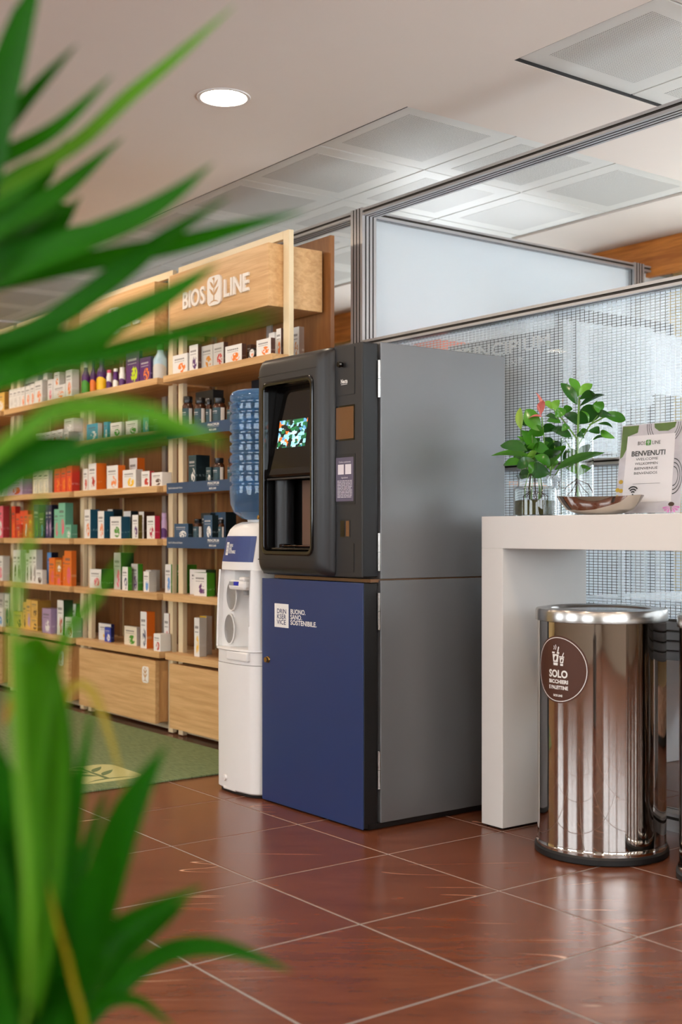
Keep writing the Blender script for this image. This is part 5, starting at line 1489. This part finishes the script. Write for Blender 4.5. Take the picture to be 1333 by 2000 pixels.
gold = plain('print_gold', rgb(198,160,30), .3)
for cu, cw in ((.07, .36), (.03, .27), (.085, .26), (.03, .19)):
    blob('printed_capsule', [(cu+.035*math.cos(2*math.pi*i/14), cw+.024*math.sin(2*math.pi*i/14)) for i in range(14)], gold)
pink = plain('print_pink', rgb(206,112,180), .6)
for k in range(7):
    a = math.radians(200 + 24*k)
    blob('printed_petal', [(.86+.02*math.cos(a), .085+.014*math.sin(a)), (.86+.12*math.cos(a-.14), .085+.075*math.sin(a-.14)), (.86+.13*math.cos(a), .085+.082*math.sin(a)), (.86+.12*math.cos(a+.14), .085+.075*math.sin(a+.14))], pink)
blob('printed_disc', [(.86+.045*math.cos(2*math.pi*i/12), .10+.024*math.sin(2*math.pi*i/12)) for i in range(12)], M['root'])
blob('printed_stem', [(.855,.0),(.868,.0),(.866,.07),(.858,.07)], M['ink_green'])
pr = MB()
Wd = sx1-sx0-.012
def line_(s, u0, u1, w, size, bold=0):
    put_text(pr, s, size, lambda x, z: S(u0 + x/Wd, w + z/hgt, .0016), width=(u1-u0)*Wd, bold=bold)
line_('BIOS', .285, .40, .760, .0165); line_('LINE', .51, .635, .760, .0165)
line_('BENVENUTI', .20, .72, .640, .0225, .0006)
line_('WELCOME', .28, .62, .590, .0115); line_('WILLKOMMEN', .27, .62, .540, .0115); line_('BIENVENUE', .265, .62, .487, .0115); line_('BIENVENIDOS', .265, .62, .435, .0115)
pr.add([S(.26, .330, .0016), S(.68, .330, .0016), S(.68, .333, .0016), S(.26, .333, .0016)], [[0,1,2,3]])
line_('GUEST', .185, .365, .165, .0135, .0006); line_('WI-FI', .19, .36, .112, .0135, .0006)
for r in (.035, .065, .095):
    m_ = ringp(.275, .215, r, ASP, math.radians(45), math.radians(135), .009, .0016, 10); o_ = len(pr.v); pr.add(m_.v, m_.f)
pr.add([S(.275+.013*math.cos(2*math.pi*i/10), .213+.013*ASP*math.sin(2*math.pi*i/10), .0016) for i in range(10)], [list(range(10))])
tag(obj('sign_lettering', pr, M['ink'], card), kind='stuff')
em = MB()
em.add([S(.455+.04*(x/.4), .750+.062*z, .0016) for x, z in rrect(-.4, .4, 0, 1, .19, 4)], [list(range(20))]); eo = obj('emblem_plate', em, M['ink_green'], card)
em = MB()
for pl_ in emblem_marks(): em.add([S(.455+.04*(x/.4), .750+.062*z, .0019) for x, z in pl_], [list(range(len(pl_)))])
tag(obj('emblem_tree', em, M['paper'], card), kind='stuff')
# the holder itself: a clear sheet in front and a foot
m_ = MB(); a = [S(0, 0, .003), S(1, 0, .003), S(1, 1, .003), S(0, 1, .003)]
m_.loft([a, [(p[0], p[1]-.002, p[2]) for p in a]], smooth=False); obj('acrylic_front', m_, M['acrylic'], sg)
q = MB(); q.box(sx0, sx1, YS_-.002, YS_+.07, ZT, ZT+.0025); obj('acrylic_foot', q, M['acrylic'], sg)

# ================================================================== RUG
rug = thing('green_rug', 'green woven rug with a pale tree emblem in front of the shelves', 'rug', (-6.0, 2.35, 0))
q = MB(); q.box(-7.7, -4.39, 1.72, 2.945, .0005, .009, bev=.003); obj('rug_mat', q, M['rug'], rug)
emblem(lambda x, z: (-4.50 - z*1.0, 2.235 + x*1.05, .0088), .36, (0, 0, .0012), rug, M['rug_pale'], M['rug_mark'], .0006, 'rug_emblem')

# ================================================================== ROOM BEHIND THE GLASS
desk = thing('office_desk', 'white office desk behind the glass partition below the table', 'desk', (-2.6, 4.3, 0))
q = MB(); q.box(-3.55, -1.75, 3.95, 4.65, .715, .740, bev=.002); obj('desktop', q, M['desk_white'], desk)
for x in (-3.5, -1.85):
    q = MB(); q.box(x, x+.05, 3.98, 4.62, .002, .715); obj('leg_panel', q, M['desk_white'], desk)
q = MB(); q.box(-3.45, -1.85, 4.55, 4.57, .35, .715); obj('modesty_panel', q, M['desk_cream'], desk)
cab = thing('laminate_cabinet', 'low pinkish wood laminate cabinet on a black plinth behind the glass', 'cabinet', (-2.0, 5.3, 0))
q = MB(); q.box(-3.6, -.6, 5.08, 5.5, .05, .78, bev=.002); obj('body', q, M['laminate'], cab)
q = MB(); q.box(-3.58, -.62, 5.10, 5.48, .002, .05); obj('plinth', q, M['rubber'], cab)
for k in range(4):
    q = MB(); q.box(-3.59+.745*k+.004, -3.59+.745*(k+1)-.004, 5.062, 5.079, .06, .77, bev=.002); obj('door', q, M['laminate'], cab)
tall = thing('bookcase', 'dark wooden bookcase against the frosted screen behind the glass', 'bookcase', (-4.15, 4.0, 0))
q = MB(); q.box(-4.33, -4.31, 3.56, 4.36, .005, 1.72); obj('back_board', q, M['dark_wood'], tall)
for y in (3.56, 3.95, 4.34):
    q = MB(); q.box(-4.309, -4.02, y, y+.02, .005, 1.72); obj('upright', q, M['dark_wood'], tall)
for z in (.02, .42, .82, 1.22, 1.62):
    for y in (3.581, 3.971):
        q = MB(); q.box(-4.309, -4.03, y, y+.368, z, z+.02); obj('shelf', q, M['pelmet'], tall)
cols = ['bk', 'br', 'ol', 'am', 'og', 'lg', 'dr', 'nv', 'w', 'br']
rnd = random.Random(3)
bnames = {'bk': 'black', 'br': 'brown', 'ol': 'olive', 'am': 'amber', 'og': 'orange', 'lg': 'grey', 'dr': 'dark red', 'nv': 'navy', 'w': 'white'}
for zi, z in enumerate((.84, 1.24)):
    y = 3.60; k = 0
    while y < 3.87:
        w = rnd.uniform(.035, .07); h_ = rnd.uniform(.24, .33); c = cols[(k*3+zi*5) % len(cols)]
        q = MB(); q.box(-4.28, -4.06, y, y+w-.002, z+.0005, z+h_, bev=.001)
        obj('ring_binder', q, colmat(c, .5), None, base=(-4.17, y+w/2, z), label='%s ring binder, %s shelf of dark bookcase, %s from coffee machine' % (bnames[c], ('third', 'fourth')[zi], ('first','second','third','fourth','fifth','sixth','seventh','eighth','ninth','tenth')[k]), cat='binder', group='binders in the dark bookcase')
        y += w; k += 1
q = MB(); q.box(-4.26, -4.08, 3.60, 3.80, 1.7205, 1.86, bev=.01)
obj('storage_box', q, M['orange'], None, base=(-4.17, 3.7, 1.72), label='bright orange storage box on top of the dark bookcase', cat='box')
# white wire rack with an added sheet that imitates a reflective sheen
rk = thing('garment_rack', 'white tubular rack with an added white sheet imitating a sheen behind the glass', 'rack', (-4.05, 4.86, 0))
for x in (-4.20, -4.08):
    for y in (4.46, 5.16):
        q = MB(); q.box(x, x+.028, y, y+.028, .002, 2.085); obj('upright', q, M['groove'], rk)
    q = MB(); q.box(x, x+.028, 4.489, 5.159, 2.057, 2.085); obj('top_rail', q, M['groove'], rk)
for y in (4.46, 5.16):
    q = MB(); q.box(-4.171, -4.081, y, y+.028, 2.057, 2.085); obj('end_rail', q, M['groove'], rk)
q = MB(); q.box(-4.050, -4.044, 4.45, 5.35, 1.713, 2.02); 
obj('sheen_sheet', q, M['frosted'], rk)
# poster with the range name standing behind the glass
po = thing('range_poster', 'dark poster with white lettering standing behind the glass above the machine', 'poster', (-3.9, 3.62, 0))
q = MB(); q.box(-4.02, -3.36, 3.600, 3.612, 1.36, 1.815); obj('board', q, M['panel_navy'], po)
pr = MB(); put_text(pr, 'PRINCIPIUM', .075, on_front(-3.98, 3.5992, 1.745), bold=.001, width=.56)
put_text(pr, 'BIOS LINE', .04, on_front(-3.83, 3.5992, 1.69), width=.26); tag(obj('poster_lettering', pr, M['sticker_white'], po), kind='stuff')
for x in (-3.98, -3.41):
    q = MB(); q.box(x, x+.02, 3.613, 3.635, .002, 1.80); obj('stand_leg', q, M['steel'], po)
# white ribbed lamp next to the poster
lp = thing('ribbed_lamp', 'white ribbed paper lamp shade on a stand behind the glass', 'lamp', (-3.18, 3.75, 0))
q = MB(); pf = []
for k in range(18): pf += [(.115, 1.50+k*.0165), (.125, 1.508+k*.0165)]
q.lathe(-3.18, 3.75, pf, 32); obj('shade', q, M['frosted'], lp)
q = MB(); q.lathe(-3.18, 3.75, [(.10, .002), (.10, .015), (.012, .02), (.012, 1.50)], 20); obj('stand', q, M['steel'], lp)

# ================================================================== FOREGROUND PLANT
PD = 1.12
pc = at_d(-90, 2100, PD)
pl = thing('dracaena_plant', 'tall blurred dracaena with long strap leaves in a grey planter', 'plant', (pc.x, pc.y, 0))
q = MB(); q.lathe(pc.x, pc.y, [(.115, .001), (.125, .01), (.15, .44), (.155, .46), (.142, .46), (.138, .43), (.01, .43)], 40); obj('planter', q, M['terracotta'], pl)
q = MB(); q.lathe(pc.x, pc.y, [(.136, .431), (.137, .438), (.02, .446)], 32); obj('soil', q, M['soil'], pl)
UPC = at_d(-150, 760, 1.16); LOC = at_d(30, 2090, 1.08)
for tip, r in ((UPC, .014), (LOC, .013)):
    q = MB(); b0 = Vector((pc.x*.6+tip.x*.4, pc.y*.6+tip.y*.4, .44)); q.tube([b0, b0.lerp(tip, .5)+Vector((.006,.004,0)), tip], [r*1.2, r, r*.8], 10); obj('cane', q, M['root'], pl)
def spline(pts, n):
    out = []
    P_ = [pts[0]*2-pts[1]] + pts + [pts[-1]*2-pts[-2]]
    m = len(pts)-1
    for i in range(n+1):
        t = i/n*m; k = min(int(t), m-1); f = t-k
        p0, p1, p2, p3 = P_[k:k+4]
        out.append(.5*((2*p1) + (p2-p0)*f + (2*p0-5*p1+4*p2-p3)*f*f + (3*p1-p0-3*p2+p3)*f**3))
    return out
def strap(pix, d0, d1, wpx, mat='palm_leaf', root=None, tw=.35, pk=.45, n=26):
    pts = [at_d(u, v, d0+(d1-d0)*i/(len(pix)-1)) for i, (u, v) in enumerate(pix)]
    if root is not None: pts = [root] + pts
    c = spline(pts, n); w = wpx/F*(d0+d1)/2
    rows = []
    fw = Vector((-.8, .6, 0))
    for i, p in enumerate(c):
        a = i/n
        t = (c[min(i+1, n)] - c[max(i-1, 0)]).normalized()
        s = t.cross(fw).normalized(); s = Matrix.Rotation(tw*(1 if (int(pix[0][1]) % 2) else -1), 3, t) @ s
        nr = t.cross(s)
        hw = w*.5*(min(1, .30+a/pk*.75) if a < pk else max(.015, (1-((a-pk)/(1-pk))**2.7)))
        rows.append([p-s*hw+nr*hw*.3, p-s*hw*.5+nr*hw*.12, p, p+s*hw*.5+nr*hw*.12, p+s*hw+nr*hw*.3])
    m_ = MB(); m_.loft(rows, False, False, close=False)
    return obj('leaf', m_, M[mat], pl)
U = UPC
for pix, d0, d1, w, mt in (
  ([(-40,420),(0,230),(40,80),(85,-60)], 1.1, 1.0, 95, 'palm_leaf'),
  ([(-60,340),(0,265),(70,180),(152,85)], 1.12, 1.05, 46, 'palm_leaf'),
  ([(-60,430),(0,375),(150,285),(250,195),(350,110),(462,8)], 1.15, 1.05, 40, 'palm_light'),
  ([(-60,345),(0,310),(110,250),(222,145)], 1.12, 1.05, 36, 'palm_leaf'),
  ([(-60,480),(20,410),(90,350),(130,268)], 1.2, 1.18, 40, 'palm_leaf'),
  ([(-60,500),(0,445),(110,385),(243,268)], 1.2, 1.16, 62, 'palm_leaf'),
  ([(-60,560),(10,510),(100,460),(160,382)], 1.22, 1.2, 60, 'palm_leaf'),
  ([(-60,590),(0,545),(73,509),(182,465),(276,425),(349,378),(418,318)], 1.16, 1.05, 62, 'palm_leaf'),
  ([(-60,690),(73,643),(145,603),(254,523),(327,465),(452,382)], 1.16, 1.1, 56, 'palm_leaf'),
  ([(-60,575),(0,552),(109,523),(218,501),(363,472),(480,440),(602,410)], 1.2, 1.12, 40, 'palm_leaf'),
  ([(-60,770),(0,741),(109,698),(218,635),(327,581),(430,512)], 1.16, 1.1, 70, 'palm_leaf'),
  ([(-60,735),(60,710),(200,690),(400,640),(560,612)], .80, .74, 50, 'palm_leaf'),
  ([(-60,900),(40,850),(130,800),(260,805),(350,830),(450,872)], .85, .78, 48, 'palm_light'),
  ([(-60,960),(60,920),(180,878),(340,850),(430,850)], .85, .80, 52, 'palm_leaf'),
  ([(-60,560),(10,480),(70,430),(150,400)], 1.24, 1.2, 70, 'palm_leaf'),
  ([(-60,960),(20,930),(90,900),(170,905)], .95, .9, 44, 'palm_leaf'),
  ([(-60,710),(20,695),(110,680),(240,640)], 1.25, 1.2, 60, 'palm_leaf'),
  ([(-60,430),(0,390),(60,345),(105,300)], 1.2, 1.18, 74, 'palm_leaf'),
  ([(-60,530),(0,490),(80,450),(140,405)], 1.24, 1.2, 84, 'palm_leaf'),
  ([(-60,560),(0,525),(90,485),(210,430)], 1.2, 1.16, 70, 'palm_leaf'),
  ([(-60,750),(0,715),(80,680),(190,630)], 1.2, 1.16, 66, 'palm_leaf'),
  ([(-60,935),(0,905),(70,875),(160,850)], 1.0, .96, 72, 'palm_leaf'),
  ([(-60,300),(-10,200),(20,100),(30,10)], 1.1, 1.05, 60, 'palm_leaf'),
): strap(pix, d0, d1, w, mt, U)
Lr = LOC
for pix, d0, d1, w, mt in (
  ([(70,1850),(70,1560),(120,1270),(190,1165),(270,1040)], .95, .88, 30, 'palm_mid'),
  ([(70,1900),(95,1600),(95,1400),(75,1268),(20,1290)], .96, .90, 110, 'palm_mid'),
  ([(110,1950),(115,1700),(118,1480),(96,1300),(70,1255)], 1.0, .94, 84, 'palm_leaf'),
  ([(120,1950),(140,1700),(160,1520),(182,1375)], 1.04, 1.0, 34, 'palm_leaf'),
  ([(130,1900),(110,1600),(130,1370),(175,1345),(215,1440),(250,1570)], 1.1, 1.05, 18, 'palm_yellow'),
  ([(120,1980),(190,1780),(250,1600),(325,1455)], 1.0, .95, 92, 'palm_leaf'),
  ([(80,2000),(160,1880),(260,1800),(400,1728)], 1.05, 1.0, 56, 'palm_leaf'),
  ([(90,2010),(200,1900),(290,1820),(372,1758)], 1.08, 1.04, 48, 'palm_leaf'),
  ([(120,2050),(230,1930),(330,1860),(440,1852),(575,1898)], 1.12, 1.1, 44, 'palm_leaf'),
  ([(110,2040),(200,1965),(270,1955),(345,2010)], 1.1, 1.06, 26, 'palm_leaf'),
  ([(60,2000),(40,1760),(20,1560),(-20,1420)], 1.0, .96, 96, 'palm_leaf'),
  ([(60,2020),(60,1830),(40,1650),(0,1480)], 1.02, .98, 84, 'palm_leaf'),
  ([(160,2050),(140,1900),(112,1800),(95,1720)], .96, .92, 13, 'palm_yellow'),
  ([(80,1950),(90,1700),(70,1500),(30,1370),(5,1420)], 1.06, 1.02, 40, 'palm_brown'),
  ([(30,2050),(10,1880),(-10,1700),(-40,1560)], 1.0, .96, 110, 'palm_leaf'),
  ([(90,2060),(130,1960),(150,1850),(165,1700)], 1.02, 1.0, 80, 'palm_leaf'),
  ([(60,2060),(100,1950),(130,1830),(240,1650)], 1.06, 1.04, 60, 'palm_leaf'),
  ([(60,1900),(40,1500),(30,1200),(70,1020),(90,940)], .82, .78, 26, 'palm_light'),
  ([(80,1980),(60,1900),(30,1840),(-30,1800)], 1.0, .98, 70, 'palm_leaf'),
  ([(100,1900),(150,1720),(190,1600),(210,1540)], 1.06, 1.04, 26, 'palm_leaf'),
  ([(100,2050),(90,1920),(60,1800),(20,1640)], 1.0, .97, 90, 'palm_leaf'),
  ([(120,2060),(150,1980),(190,1900),(250,1820)], 1.08, 1.06, 60, 'palm_leaf'),
  ([(20,2050),(0,1960),(-20,1860),(-40,1750)], 1.0, .97, 90, 'palm_leaf'),
): strap(pix, d0, d1, w, mt, Lr)
